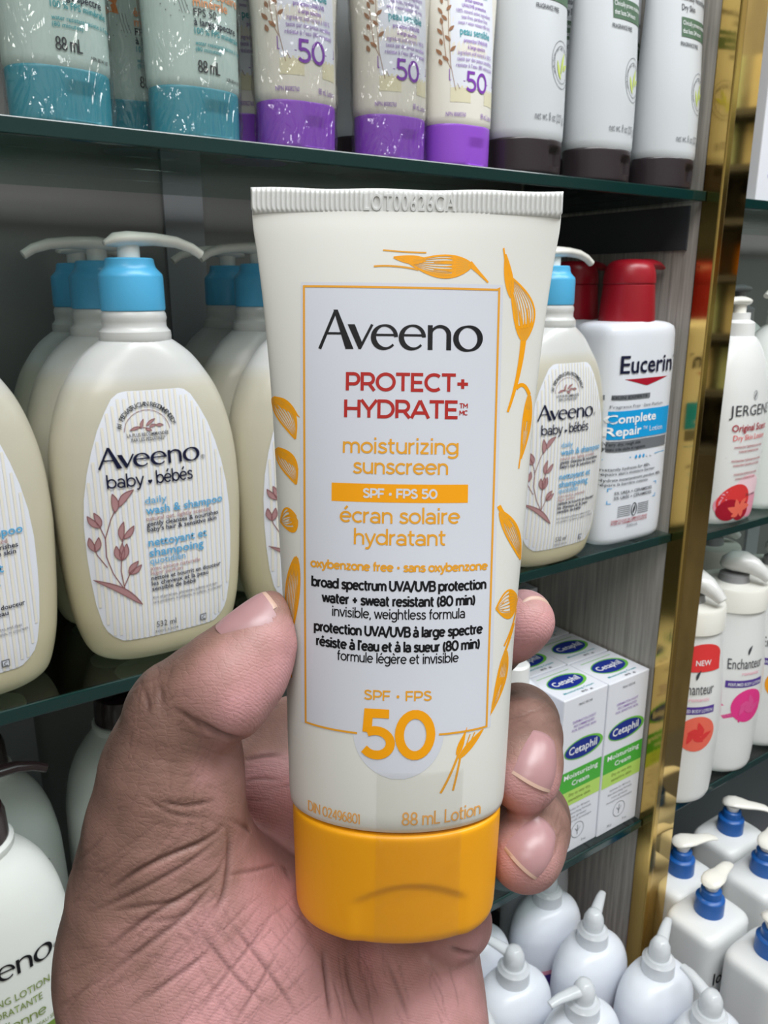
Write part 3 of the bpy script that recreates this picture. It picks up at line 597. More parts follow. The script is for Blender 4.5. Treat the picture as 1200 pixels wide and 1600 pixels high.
# purple sensitive sunscreen
HP = .0212; TP = tube_body(HP, .150, .0208, .0150, .0290)
def purple_tube(label, loc, group):
    t = thing('sunscreen_tube', label, 'tube', loc, group); TP.body('body', M_cream, t, 56); tube_cap(t, HP, .0203, .0146, M_purple, (.0030, .0015, .0150, .0066, .0012))
    I = Ink()
    I.rect(-.0140, .0160, .0495, .100, 'babylabel', 0, 12, 4); I.rect(-.0140, -.0030, .0425, .0505, 'sand', 0, 4, 2); I.rect(.0070, .0160, .0425, .0505, 'sand', 0, 4, 2)
    I.line([(-.0145, .110), (-.0145, .0530), (-.0065, .0528)], .00035, 'purple'); I.line([(.0090, .0528), (.0158, .0530), (.0162, .110)], .00035, 'purple')
    I.text('50', .0012, .0480, .0098, 'purple', .145, width=.0150)
    I.gill('peau sensible', .0010, .0750, .0036, 'teal', .010, width=.0205); I.gill('sensitive skin', .0010, .0945, .0036, 'teal', .010, width=.0195)
    for k, (s, w) in enumerate((('protection UVA/UVB', .0165), ('à large spectre', .0120), ('ingrédient actif minéral à 100 %', .0230), ('testé par des peaux sensibles', .0240), ('résiste à l’eau (80 minutes)', .0250))): I.gill(s, .0010, .0715-k*.0030, .0019, 'purple' if k < 2 else 'lilac', .008, width=w)
    for k, (s, w) in enumerate((('broad spectrum', .0125), ('UVA/UVB protection', .0165), ('100% mineral active ingredient', .0235), ('tear-free, paraben free', .0180), ('sweat + water resistant (80 min)', .0220))): I.gill(s, .0010, .0912-k*.0028, .0018, 'purple' if k < 2 else 'lilac', .008, width=w)
    I.gill('NPN 80082760', -.0108, .0355, .0020, 'lilac', .012, width=.0100); I.gill('88 mL Lotion', .0095, .0355, .0026, 'lilac', .010, width=.0105)
    for k in range(9):
        z = .062+k*.0048; xx = -.0150+.0009*math.sin(k); I.leaf((xx, z), (xx+.0026*(1 if k % 2 else -1), z+.0026), .0008, 0, 'brown', None, 0)
        I.leaf((-.0178, z-.002), (-.0186-.0012*(k % 2), z+.0012), .0007, 0, 'brown', None, 0)
    I.line([(-.0115, .0480), (-.0140, .0600), (-.0150, .0750), (-.0148, .1050)], .00025, 'brown'); I.line([(-.0095, .0490), (-.0160, .0630), (-.0180, .0800)], .00025, 'brown')
    for k, (v, f, c, l) in enumerate(I.it): I.it[k] = ([(a, b-.0110) for a, b in v], f, c, l)
    I.build('lettering', TP.fn, t, .00012)
    return t
GP = 'purple-capped sunscreen tubes'
p0 = purple_tube('cream tube with purple cap, third of the front purple row, beside the pale grey tubes', (.3070, .3780, ZT), GP)
for loc, lb in (((.2055, .3780, ZT), 'cream tube with purple cap in shiny film, first of the front purple row'), ((.2620, .3790, ZT), 'cream tube with purple cap in film, middle of the front purple row')):
    o = dup(p0, lb, loc); film(o, lambda z: ((.0204, .0147, 2) if z < HP else TP.at(z)), .0006, .115, .0008)
dup(p0, 'cream tube with purple cap in shadow behind the film-wrapped teal one', (.2010, .4180, ZT))
# pale grey moisturiser
HG = .0190; TG = tube_body(HG, .185, .0252, .0185, .0272)
def grey_tube(label, loc, group):
    t = thing('moisturiser_tube', label, 'tube', loc, group); TG.body('body', M_greytube, t, 56); tube_cap(t, HG, .0248, .0182, M_blackcap, (.0085, .0050, .0160, .0060, .0030))
    I = Ink(); x = -.0065
    I.rect(x, .0235, .1010, .1125, 'green', 1, 10, 2); I.gill('Clinically proven moisture', x+.001, .1080, .0026, 'white', .004, 'l', .0270); I.gill('that lasts 24 hours', x+.001, .1032, .0026, 'white', .004, 'l', .0200)
    I.gill('Intensely Nourishes', x, .1225, .0034, 'darkgrey', .010, 'l', .0280); I.gill('Dry Skin', x, .1165, .0034, 'darkgrey', .010, 'l', .0130); I.gill('FRAGRANCE FREE', x-.0008, .0955, .0024, 'darkgrey', .012, 'l', .0175)
    cx, cz = .0128, .0690; I.ringline(cx, cz, .0095, .0125, .0003, 'grey'); I.ringline(cx, cz, .0072, .0098, .0003, 'grey')
    I.leaf((cx-.001, cz-.008), (cx-.0045, cz+.0020), .0012, .0004, 'leafgreen', None, 0); I.leaf((cx-.0005, cz-.005), (cx+.0035, cz+.0070), .0012, .0006, 'leafgreen', None, 0); I.leaf((cx+.002, cz-.003), (cx+.0068, cz+.0010), .0012, .0006, 'leafgreen', None, 0)
    I.arctext('NOURISHING OAT MOISTURE', cx, cz, .0078, 215, 40, .0012, 'grey')
    I.gill('net wt. 8 oz (227 g)', -.0078, .0385, .0042, 'grey', -.002, 'l', .0250)
    for k, (v, f, c, l) in enumerate(I.it): I.it[k] = ([(a-.0015, b-.0100) for a, b in v], f, c, l)
    I.build('lettering', TG.fn, t, .00012)
    return t
GG = 'pale grey tubes with dark brown caps'
g0 = grey_tube('pale grey tube with dark cap next to the purple-capped tubes, front row', (.3600, .3790, ZT), GG)
dup(g0, 'pale grey tube with dark cap, middle of the three in front', (.4230, .3790, ZT))
dup(g0, 'pale grey tube with dark cap beside the gold upright, front row', (.4885, .3790, ZT))
dup(g0, 'pale grey tube in shadow glimpsed between the first two purple-capped tubes', (.2820, .4280, ZT))
dup(g0, 'pale grey tube in shadow behind the front two grey tubes', (.4300, .4260, ZT))
dup(g0, 'pale grey tube in shadow, back row nearest the gold upright', (.4880, .4300, ZT))

# --- ivory lotion bottles with dark pumps, lower left
LH = -.0165
LB = Prof([(0, .033, .024, 2.4), (.001, .0375, .0285, 2.4), (.005, .0398, .0305, 2.4), (.03, .0408, .0312, 2.4), (.100+LH, .0412, .0314, 2.4), (.135+LH, .0404, .0308, 2.35), (.155+LH, .0377, .0292, 2.25), (.170+LH, .0327, .0265, 2.15), (.180+LH, .0267, .0232, 2.05), (.186+LH, .0215, .0205, 2), (.1895+LH, .0192, .0190, 2)], 70)
def lotion_bottle(label, loc, group, rz=0):
    t = thing('lotion_bottle', label, 'bottle', loc, group, rz); LB.body('body', M_lotion, t)
    lathe('neck', [(.1885, .0190), (.1900, .0196), (.1930, .0196), (.1942, .0186), (.1945, .0170)], M_lotion, t, loc=(0, 0, LH))
    lathe('collar', [(.1940, .0168), (.1948, .0176), (.2070, .0172), (.2110, .0160), (.2125, .0120), (.2128, .0080)], M_pumpbrown, t, loc=(0, 0, LH))
    lever_pump(t, .2200+LH, .0385, M_pumpbrown, 1, th=.0030, wd=.0068, rise=.002, stem_r=.0062)
    I = Ink(); I.logo(.0005, .1330, .0125, 'black', .0520); I.gill('®', .0280, .1345, .0022, 'black')
    I.gill('MOISTURIZING LOTION', -.002, .1185, .0040, 'oliveink', .004, width=.0500); I.gill('LOTION HYDRATANTE', -.004, .1115, .0040, 'oliveink', .004, width=.0450); I.text('quotidienne', -.0005, .1020, .0062, 'oliveink', .10, width=.0400)
    I.gill('NOURISHING / NOURRIT LA PEAU SÈCHE', .004, .0965, .0022, 'oliveink', .004, width=.0480); I.rect(-.022, .0335, .0760, .0945, 'olive', 1, 16, 3); I.gill('24h moisturization', .006, .0880, .0040, 'white', .0, width=.0430); I.gill('24 h d’hydratation', .006, .0800, .0036, 'white', .0, width=.0400); I.line([(-.019, .0858), (.031, .0858)], .0004, 'white')
    I.gill('532 mL', .0, .020, .0040, 'oliveink', .0, width=.014)
    I.it = [([(a, b+LH) for a, b in v], f, c, l) for v, f, c, l in I.it]
    I.build('lettering', LB.fn, t, .0002); return t
GL = 'ivory lotion bottles with dark brown pumps'
l0 = lotion_bottle('ivory lotion bottle with dark pump and olive band, nearest at lower left beside the hand', (.0190, .3930, Z3), GL)
dup(l0, 'ivory lotion bottle with dark pump, directly behind the nearest one at lower left', (.0300, .4600, Z3))
dup(l0, 'ivory lotion bottle in shadow under the shelf, between the lower left bottle and the thumb', (.1130, .4020, Z3))
dup(l0, 'ivory lotion bottle in deep shadow against the back panel, behind the thumb', (.1180, .4700, Z3))
dup(l0, 'ivory lotion bottle mostly hidden by the hand, glimpsed past the fingers', (.3050, .4100, Z3))

# --- white cartons with blue ovals
BWD, BDP, BHT = .0490, .0420, .1415
def carton(label, loc, group, rz=0):
    t = thing('carton', label, 'carton', loc, group, rz); b = box('box', -BWD/2, BWD/2, -BDP/2, BDP/2, 0, BHT, M_card, t, .0008)
    I = Ink()
    def face(I):
        I.gill('PEAU SÈCHE', -.0005, .1335, .0018, 'grey', .01, width=.0150)
        for k, (s, w) in enumerate((('DERMATOLOGIST', .0260), ('RECOMMENDED', .0230), ('FOR SENSITIVE SKIN', .0270))): I.gill(s, -.0005, .1190-k*.0036, .0022, 'lilac', .004, width=w)
        I.ellipse(.0012, .0945, .0222, .0092, 'ovalgreen', 1); I.ellipse(0, .0945, .0200, .0080, 'ovalblue', 2); I.gill('Cetaphil', 0, .0918, .0066, 'white', .012, width=.0320, lay=3)
        I.rect(-.0238, .0238, .0590, .0775, 'boxgreen', 1, 2, 1); I.gill('Moisturizing', 0, .0705, .0044, 'white', .012, width=.0390); I.gill('Cream', 0, .0630, .0044, 'white', .012, width=.0200)
        I.rect(-.0238, .0238, .0455, .0590, 'lime', 1, 2, 1); I.gill('Dry to very dry,', 0, .0540, .0026, 'oliveink', .01, width=.0250); I.gill('sensitive skin', 0, .0490, .0026, 'oliveink', .01, width=.0250)
        for k, w in enumerate((.026, .030, .020, .032)): I.gill(('hydrates for 48 hours', 'fast absorbing formula', 'non greasy', 'developed with dermatologists')[k], 0, .0395-k*.0038, .0020, 'grey', .0, width=w)
        I.ringline(.001, .0180, .0072, .0072, .0005, 'grey'); I.line([(.001, .0135), (.001, .0225)], .0007, 'grey'); I.line([(-.002, .0200), (.001, .0165), (.004, .0200)], .0005, 'grey'); I.gill('85 g', -.010, .0050, .0022, 'grey', .0, width=.005); I.gill('3 oz', .009, .0050, .0022, 'grey', .0, width=.005)
    face(I); fr = I.build('lettering', lambda x, z: ((x, -BDP/2, z), Vector((0, -1, 0))), b, .00012)
    I = Ink(); I.ellipse(.0012, .0010, .0196, .0108, 'ovalgreen', 1); I.ellipse(0, .0010, .0176, .0094, 'ovalblue', 2); I.gill('Cetaphil', 0, -.0018, .0062, 'white', .012, width=.0280, lay=3)
    I.gill('Moisturizing Cream', .0, -.0140, .0022, 'teal', .004, width=.0330); I.gill('85 g', .004, -.0185, .0020, 'grey', .01, width=.0120); I.line([(-.018, .0150), (.018, .0150)], .0006, 'ovalgreen')
    I.build('lettering', lambda x, y: ((x, y, BHT), Vector((0, 0, 1))), b, .00012)
    I = Ink()
    for k, (q, w) in enumerate((('MOISTURIZING', .022), ('CREAM FOR', .016), ('DRY SKIN', .014))): I.gill(q, 0, .112-k*.004, .0022, 'grey', .006, width=w)
    I.build('lettering', lambda y, z: ((-BWD/2, -y, z), Vector((-1, 0, 0))), b, .00012)
    return t
GC = 'white cartons with a blue oval'
c0 = carton('white carton with blue oval in front, left of the pair by the gold upright', (.4400, .3885, Z3), GC)
dup(c0, 'white carton with blue oval in front, touching the wood panel by the gold upright', (.4895, .3875, Z3))
dup(c0, 'white carton with blue oval, second row on the left, just behind the index fingertip', (.4395, .4320, Z3))
dup(c0, 'white carton with blue oval, second row on the right against the wood panel', (.4892, .4310, Z3))
dup(c0, 'white carton with blue oval, third row on the right, farthest along the wood panel', (.4890, .4750, Z3))
dup(c0, 'white carton with blue oval, third row on the left, top just above the index fingertip', (.4395, .4760, Z3))
dup(c0, 'white carton with blue oval standing at the very back, its front face above the others', (.4888, .5170, Z3+.030), 0)
tag(box('cardboard_riser', -.0245, .0245, -.0205, .0205, 0, .0298, M_card, None, .0005, (.4888, .5170, Z3)), 'low white riser under the rearmost carton by the wood panel', 'riser')
# white jar seen between fingers and cartons
v, f = loft_rows(spline([(0, .023, .023, 2), (.002, .0265, .0265, 2), (.10, .0275, .0275, 2), (.130, .0268, .0268, 2), (.145, .0232, .0232, 2), (.154, .0165, .0165, 2), (.157, .0115, .0115, 2)], 40), 48)
t = thing('lotion_bottle', 'round-shouldered white bottle between the middle finger and the white cartons', 'bottle', (.3865, .3920, Z3))
o = mesh_obj('body', v, f, M_whitec, t); sharp(o, 50); lathe('cap', [(.156, .0105), (.157, .0112), (.171, .0108), (.1725, .009)], M_white, t)

# --- white pump bottles on the lower counter
OB = Prof([(0, .030, .019, 2.2), (.001, .0335, .0222, 2.2), (.004, .0348, .0235, 2.2), (.03, .0355, .0240, 2.2), (.112, .0360, .0244, 2.2), (.132, .0348, .0238, 2.15), (.1435, .0310, .0218, 2.1), (.1500, .0258, .0192, 2), (.1540, .0195, .0165, 2), (.1558, .0140, .0135, 2)], 60)
def oval_pump(label, loc, group, rz=0):
    t = thing('pump_bottle', label, 'bottle', loc, group, rz); OB.body('body', M_whitec, t)
    lathe('collar', [(.1550, .0122), (.1558, .0128), (.1660, .0124), (.1672, .0110), (.1690, .0098)], M_clear, t)
    a = loft_rows([(.166, .0075, .0075), (.174, .0082, .0082), (.179, .0076, .0076), (.184, .0050, .0050), (.1848, .002, .002)], 20)
    b = sweep([(0, 0, .1772), (.012, 0, .1790), (.023, 0, .1795), (.031, 0, .1778)], [(.0052, .0042), (.0046, .0032), (.0038, .0026), (.0030, .0020)], 14)
    V, Fc = merge(a, b); o = mesh_obj('pump', V, Fc, M_clear, t); sharp(o, 50)
    I = Ink(); I.spans([(z, -.026, .026) for z in np.linspace(.012, .108, 8)], 16, 'blush'); I.spans([(z, -.0262, .0262) for z in np.linspace(.062, .104, 5)], 16, 'violet', 1); I.gill('body lotion', 0, .085, .0070, 'white', .0, width=.040); I.gill('400 mL', 0, .02, .005, 'violet', 0, width=.016); lb = I.build('label', OB.fn, t, .0002)
    return t
GO = 'white oval bottles with frosted pumps'
oo = None
for (x, y, r, lb) in ((.4400, .3935, .5, 'white oval pump bottle at the back beneath the glass shelf, below the ring finger'), (.4380, .3410, .5, 'white oval pump bottle between the gold upright and the back one, spout raised right'), (.3590, .3500, 1.9, 'white oval pump bottle nearest the palm, its spout turned away'),
                      (.4780, .4440, .9, 'white oval pump bottle in shadow, rearmost beneath the shelf by the upright'), (.3800, .2990, 3.0, 'white oval pump bottle with its spout turned left, middle of the lower group'), (.4580, .2925, .45, 'white oval pump bottle in front of the gold upright foot, shiny spout'),
                      (.4480, .2410, 1.3, 'white oval pump bottle at the bottom edge, rounded pump, beside the dark-lettered square one'), (.2970, .3000, 1.2, 'white oval pump bottle cut off by the bottom edge, beside the palm'), (.3620, .4000, .0, 'white oval pump bottle in shadow under the glass shelf behind the little finger'), (.3700, .2470, 2.6, 'white oval pump bottle at the bottom edge, mostly out of the photo')):
    if oo is None: oo = oval_pump(lb, (x, y, ZD), GO); turn_pump(oo, r)
    else: turn_pump(dup(oo, lb, (x, y, ZD)), r)
# --- square white bottles with blue collars
SQ = Prof([(0, .027, .021, 5), (.001, .0295, .0235, 5), (.004, .0308, .0245, 5), (.06, .0312, .0250, 5), (.1365, .0312, .0250, 5), (.1412, .0300, .0240, 4.6), (.1436, .0270, .0218, 4.2), (.1450, .0215, .0185, 3.4), (.146, .0150, .0150, 2)], 60)
def square_pump(label, loc, group, rz=0, pr=0):
    t = thing('pump_bottle', label, 'bottle', loc, group, rz); SQ.body('body', M_square, t)
    lathe('collar', [(.1445, .0118), (.1452, .0124), (.1600, .0121), (.1610, .0112), (.1618, .0090), (.1680, .0086), (.1690, .0075)], M_blue, t)
    a = loft_rows([(.166, .0048, .0048), (.1705, .0058, .0058), (.1735, .0070, .0070), (.1755, .0074, .0074)], 20)
    b = sweep([(-.0098, 0, .1752), (-.0085, 0, .1764), (-.004, 0, .1778), (.002, 0, .1782), (.008, 0, .1776), (.014, 0, .1770), (.021, 0, .1772), (.028, 0, .1768), (.0345, 0, .1745)], [(.003, .0008), (.0064, .0020), (.0086, .0028), (.0092, .0030), (.0084, .0029), (.0066, .0026), (.0056, .0023), (.0050, .0020), (.0034, .0014)], 18)
    V, Fc = merge(a, b); o = mesh_obj('pump', V, Fc, M_pump, t); sharp(o, 50); o.rotation_euler = (0, 0, pr)
    I = Ink(); I.gill('lotion', -.004, .098, .0120, 'black', .008, width=.036); I.gill('moisturizing hand & body', 0, .086, .0034, 'blueink', .0, width=.046); I.rect(-.025, .025, .040, .070, 'blueband', 1, 12, 3); I.gill('500 mL', 0, .02, .004, 'grey', 0, width=.014)
    I.build('lettering', SQ.fn, t, .0002); return t
GS = 'square white bottles with blue pump collars'
s0 = square_pump('square white bottle with blue collar touching the gold upright', (.5780, .3580, ZD), GS, 0, -.35)
for (x, y, pr, lb) in ((.5560, .3130, .15, 'square white bottle with blue collar, second row, white spout lifted to the right'), (.6690, .3660, -.9, 'square white bottle with blue collar, farthest one, spout drooping right'), (.6420, .3140, .3, 'square white bottle with blue collar cut off by the right photo edge, second row'), (.5580, .2580, -1.75, 'square white bottle with blue collar nearest the viewer, dark lettering, spout towards the viewer'), (.6440, .2580, .2, 'square white bottle with blue collar beyond the nearest one, outside the photo edge')):
    turn_pump(dup(s0, lb, (x, y, ZD)), pr)

# --- right bay
JG = Prof([(0, .028, .018, 2.4), (.001, .031, .0215, 2.4), (.005, .0330, .0228, 2.4), (.02, .0345, .0235, 2.4), (.05, .0365, .0245, 2.4), (.085, .0372, .0248, 2.35), (.11, .0352, .0240, 2.3), (.13, .0300, .0220, 2.2), (.145, .0225, .0185, 2.05), (.152, .0165, .0155, 2), (.154, .0135, .0132, 2)], 60)
def flower_lotion(label, loc):
    t = thing('body_lotion_bottle', label, 'bottle', loc); JG.body('body', M_white, t)
    lathe('collar', [(.1535, .0128), (.1542, .0134), (.1640, .0130), (.1652, .0118), (.1665, .0090), (.172, .0088)], M_white, t); lever_pump(t, .1755, .030, M_pump, -1, th=.0030, wd=.0068)
    I = Ink(); I.ringline(-.0020, .1080, .0024, .0036, .0004, 'grey'); I.leaf((-.003, .1050), (-.0008, .1110), .0008, 0, 'grey', None, 0); I.gill('JERGENS', -.0020, .0920, .0085, 'darkgrey', -.004, width=.0500)
    I.gill('Original Scent', -.002, .0795, .0055, 'crimson', .014, width=.0440); I.gill('Dry Skin Lotion', -.002, .0720, .0045, 'coraldeep', .0, width=.0400)
    for k, w in enumerate((.036, .026, 0, .038, .034, 0, .030, .026)):
        if w: I.gill('moisturizer hydratant pour peau', -.002, .0655-k*.0038, .0024, 'crimson', .002, width=w)
    I.line([(-.026, .0580), (.024, .0580)], .0003, 'grey')
    for cx, cz, r, c, l in ((.004, .024, .0210, 'palepink', 0), (-.014, .018, .0150, 'blush', .3), (.012, .014, .0125, 'blush', .4), (-.010, .020, .0175, 'coraldeep', .6), (-.016, .013, .0110, 'crimson', .9), (-.002, .011, .0100, 'crimson', .8)): I.ellipse(cx, cz, r, r*.85 if cz-r*.85 > .001 else cz-.002, c, l)
    for k in range(6): I.leaf((-.004, .012), (-.004+.014*math.cos(k), .014+.009*math.sin(k)), .003, .001, 'coral', None, 0, 1.4)
    I.gill('24 hour moisture', .010, .0230, .0026, 'darkgrey', 0, width=.016)
    I.build('lettering', JG.fn, t, .0002); return t
flower_lotion('white lotion bottle with red flower print beside the gold upright', (.6120, .3860, ZM-.008))
CU = Prof([(0, .036, .024, 3), (.001, .040, .0275, 3), (.005, .0425, .0290, 3), (.06, .043, .0295, 3), (.115, .0425, .029, 2.8), (.135, .038, .0265, 2.5), (.150, .029, .022, 2.2), (.158, .019, .017, 2), (.160, .015, .0145, 2)], 60)
def aloe_bottle(label, loc):
    t = thing('body_lotion_bottle', label, 'bottle', loc); CU.body('body', M_lotion, t); lathe('collar', [(.1595, .0140), (.1603, .0146), (.1720, .0142), (.1735, .0125), (.1745, .0095), (.181, .009)], M_greypump, t); lever_pump(t, .1850, .033, M_pump, -1, th=.0032, wd=.0075)
    I = Ink()
    for k in range(5): I.leaf((-.012+.004*k, .040), (-.028+.013*k, .076-.002*abs(k-2)), .0042, .001*(k-2), 'leaf', None, 0, 1+.1*k)
    I.ellipse(-.006, .026, .0120, .0095, 'lime', 1.6); I.ellipse(-.006, .026, .0105, .0082, 'leafgreen', 1.9); I.gill('aloe & cucumber', 0, .090, .0050, 'leaf', .0, width=.046); I.gill('body lotion', 0, .100, .0060, 'darkgrey', .0, width=.036)
    I.build('lettering', CU.fn, t, .0002); return t
aloe_bottle('white pump bottle with green leaf print, right of the red-flowered bottle', (.6980, .3960, ZM-.008))
t = thing('body_lotion_bottle', 'white pump bottle in shadow behind the red-flowered bottle', 'bottle', (.6350, .4450, ZM-.008)); JG.body('body', M_white, t); lathe('collar', [(.1535, .0128), (.1542, .0134), (.1640, .0130), (.1652, .0118), (.1665, .0090), (.172, .0088)], M_white, t); lever_pump(t, .1755, .030, M_pump, 1, th=.0030, wd=.0068)
t = thing('body_lotion_bottle', 'white pump bottle with grey spout in shadow, behind the leaf-printed one', 'bottle', (.7280, .4600, ZM-.008)); CU.body('body', M_lotion, t); lathe('collar', [(.1595, .0140), (.1603, .0146), (.1720, .0142), (.1735, .0125), (.1745, .0095), (.181, .009)], M_greyneck, t); lever_pump(t, .1850, .033, M_greyneck, -1, th=.0032, wd=.0075)

EN = Prof([(0, .024, .024, 2), (.001, .0285, .0270, 2), (.005, .0305, .0285, 2), (.03, .0318, .0295, 2), (.06, .0325, .0300, 2), (.085, .0318, .0296, 2), (.110, .0296, .0280, 2), (.130, .0276, .0264, 2), (.140, .0270, .0258, 2)], 50)
def rose_bottle(label, loc, group, c1, c2, swoosh=None, rz=0, sticker=False):
    t = thing('rose_lotion_bottle', label, 'bottle', loc, group, rz)
    v, f = loft_rows(EN.r, 96); w = []
    for x, y, z in v:
        th = math.atan2(y, x); k = 1-.010*(.5+.5*math.cos(48*th))*max(0, min(1, (.046-z)/.004))*max(0, min(1, (z-.004)/.003)); w.append((x*k, y*k, z))
    o = mesh_obj('body', w, f, M_white, t); sharp(o, 60)
    lathe('shoulder_cap', [(.1396, .0268), (.1402, .0276), (.1560, .0272), (.1580, .0262), (.1586, .0150), (.1588, .010)], M_pump, t, 40)
    lathe('neck', [(.1580, .0120), (.1588, .0122), (.1600, .0116), (.1640, .0112), (.1648, .009)], M_greyneck, t)
    V, Fc = sweep([(-.011, 0, .1690), (-.008, 0, .1712), (-.002, 0, .1740), (.006, 0, .1745), (.014, 0, .1722), (.021, 0, .1680), (.026, 0, .1640)], [(.002, .002), (.0075, .0055), (.0105, .0085), (.0105, .0085), (.0078, .0068), (.0055, .0050), (.0042, .0036)], 18)
    h = mesh_obj('pump', V, Fc, M_greypump, t); sharp(h, 60); h.rotation_euler = (0, 0, -.9)
    I = Ink(); q = lambda x, z: (x, z)
    I.gill('Enchanteur', -.0010, .0945, .0085, 'darkgrey', .0, width=.0300); I.leaf((-.0005, .1055), (.0025, .1135), .0012, .0006, 'darkgrey', None, 0); I.gill('romantic', .003, .0890, .0030, 'blush', 0, width=.016)
    v_, f_ = ribbon([(-.0160, .0815), (.0160, .0815)], .0056); I.spans([(z, -.0165, .0165) for z in (.0785, .0815, .0845)], 14, 'violet'); I.gill('PERFUMED BODY LOTION', 0, .0800, .0026, 'white', .004, width=.0290)
    I.ellipse(.0040, .0620, .0150, .0145, c1, .5)
    for k in range(11):
        a = k*2.4; r = .0015+.0010*k; I.leaf((.004+r*math.cos(a)*.6, .062+r*math.sin(a)*.6), (.004+r*math.cos(a+1.2)*1.05, .062+r*math.sin(a+1.2)*1.05), .0022, .0012, c2, None, 0, 1+.05*k)
    if swoosh:
        for k in range(7): I.line([(-.0270+.0011*k, .0800-.001*k), (-.0240+.001*k, .0640), (-.0150+.0012*k, .0520+.0005*k), (-.002, .0480+.0008*k)], .0011, swoosh if k % 2 else c2, .2)
    if sticker:
        I.ellipse(.004, .1235, .0150, .0100, 'coraldeep', 1); I.rect(-.0105, .0185, .1120, .1235, 'coraldeep', 1.2, 8, 2); I.gill('NEW', .004, .1170, .0040, 'white', .01, width=.012)
    I.build('lettering', EN.fn, t, .0002); t.scale = (1.15, 1.15, 1.17); return t
GR = 'rose-printed lotion bottles'
rose_bottle('white bottle with coral rose and red sticker, half hidden by the gold upright', (.5838, .3840, Z3-.004), GR, 'coral', 'coraldeep', None, -.55, True)
r1 = rose_bottle('white ribbed bottle with magenta rose, fully seen right of the gold upright', (.6600, .3900, Z3-.004), GR, 'rosepink', 'pink', 'pink', -.35)
rose_bottle('white ribbed bottle with marigold rose at the right photo edge', (.7360, .3920, Z3-.004), GR, 'marigold', 'orange', None, -.6)
for x, y, lb in ((.5860, .4620, 'white pump-topped bottle in shadow directly behind the coral rose one'), (.6630, .4670, 'white pump-topped bottle in shadow directly behind the magenta rose one'), (.7400, .4690, 'white pump-topped bottle in shadow behind the marigold rose one')): dup(r1, lb, (x, y, Z3-.004), .4)
# cartons with blue lettering on the upper right shelf
t = thing('carton', 'white carton with blue lettering on the topmost shelf right of the gold upright', 'carton', (.6230, .3900, ZT-.002))
b = box('box', -.036, .036, -.022, .022, 0, .19, M_card, t, .0008)
I = Ink(); I.gill('Softening', 0, .146, .0110, 'black', .004, width=.052); I.rect(-.0355, .0355, .118, .132, 'sky', 1, 2, 1); I.gill('Hair', -.024, .098, .0085, 'blueink', .01, 'l', .020); I.gill('Lotion', -.024, .084, .0085, 'blueink', .01, 'l', .028)
for k in range(8): I.gill('smooth manageable hair', -.024, .070-k*.0075, .0030, 'blueink', 0, 'l', .046-.004*(k % 3))
I.build('lettering', lambda x, z: ((x, -.022, z), Vector((0, -1, 0))), b, .00012)

# --- the stand across the aisle, seen only in the gold mirror strip
A0 = math.atan2(-.349, .53)
st = thing('display_stand', 'dark display stand across the aisle, mirrored in the gold strip', 'stand', (2.02, -.63, 0), None, A0-PI/2)
box('back_board', -.35, .35, -.02, 0, 0, 2.2, M_wood, st)
MS = Matrix.Translation((2.02, -.63, 0)) @ Matrix.Rotation(A0-PI/2, 4, 'Z'); SH = [1.00, 1.15, 1.29, 1.43, 1.56, 1.68, 1.80]
ORD = ('lowest', 'second lowest', 'third lowest', 'middle', 'third highest', 'second highest', 'topmost')
for k, z in enumerate(SH):
    o = box('shelf_board', -.34, .34, -.24, -.0205, -.015, 0, M_deck, None, 0, MS @ Vector((0, 0, z))); o.rotation_euler = (0, 0, A0-PI/2)
    tag(o, '%s dark shelf board of the stand mirrored in the gold strip' % ORD[k], 'shelf')
cols = [(.93, .88, .70), (.9, .84, .62), (.88, .86, .76)]
cm = [mat('cream_carton', (232, 222, 190), .5), mat('mint_carton', (206, 226, 196), .5)]; am = mat('amber_jar', (206, 128, 18), .2); dk = mat('dark_pouch', (44, 40, 38), .3); rd = mat('red_bottle', (170, 40, 44), .3)
kinds = {1.80: ('carton', .12), 1.68: ('carton', .095), 1.56: ('pouch', .10), 1.43: ('jar', .105), 1.29: ('carton', .12), 1.15: ('carton', .105), 1.00: ('pouch', .125)}
for z, (kd, hh) in kinds.items():
    for k in range(2):
        x = -.07+.14*k; p = MS @ Vector((x, -.14, z)); lb = '%s, %s on the %s board of the stand mirrored in gold' % ({'pouch': 'dark shiny pouch', 'carton': 'cream carton', 'jar': 'amber jar'}[kd], ('at left', 'at right')[k], ORD[SH.index(z)])
        t = thing(kd, lb, kd, p, 'goods on the stand across the aisle', A0-PI/2)
        if kd == 'carton': box('box', -.06, .06, -.05, .05, 0, hh, cm[(k+int(z*10)) % 2], t, .002)
        elif kd == 'jar': lathe('body', [(0, .045), (.003, .052), (.072, .052), (.08, .045)], am, t); lathe('lid', [(.08, .046), (.082, .048), (.103, .048), (.105, .044)], dk, t)
        else:
            v, f = loft_rows(spline([(0, .055, .035, 2.5), (.01, .06, .042, 2.5), (hh*.6, .058, .032, 2.4), (hh-.02, .06, .006, 2.2), (hh, .06, .002, 2)], 24), 36); mesh_obj('body', [(a+.003*math.sin(c*90+a*60), b+.004*math.sin(a*120+c*70), c) for a, b, c in v], f, dk, t)

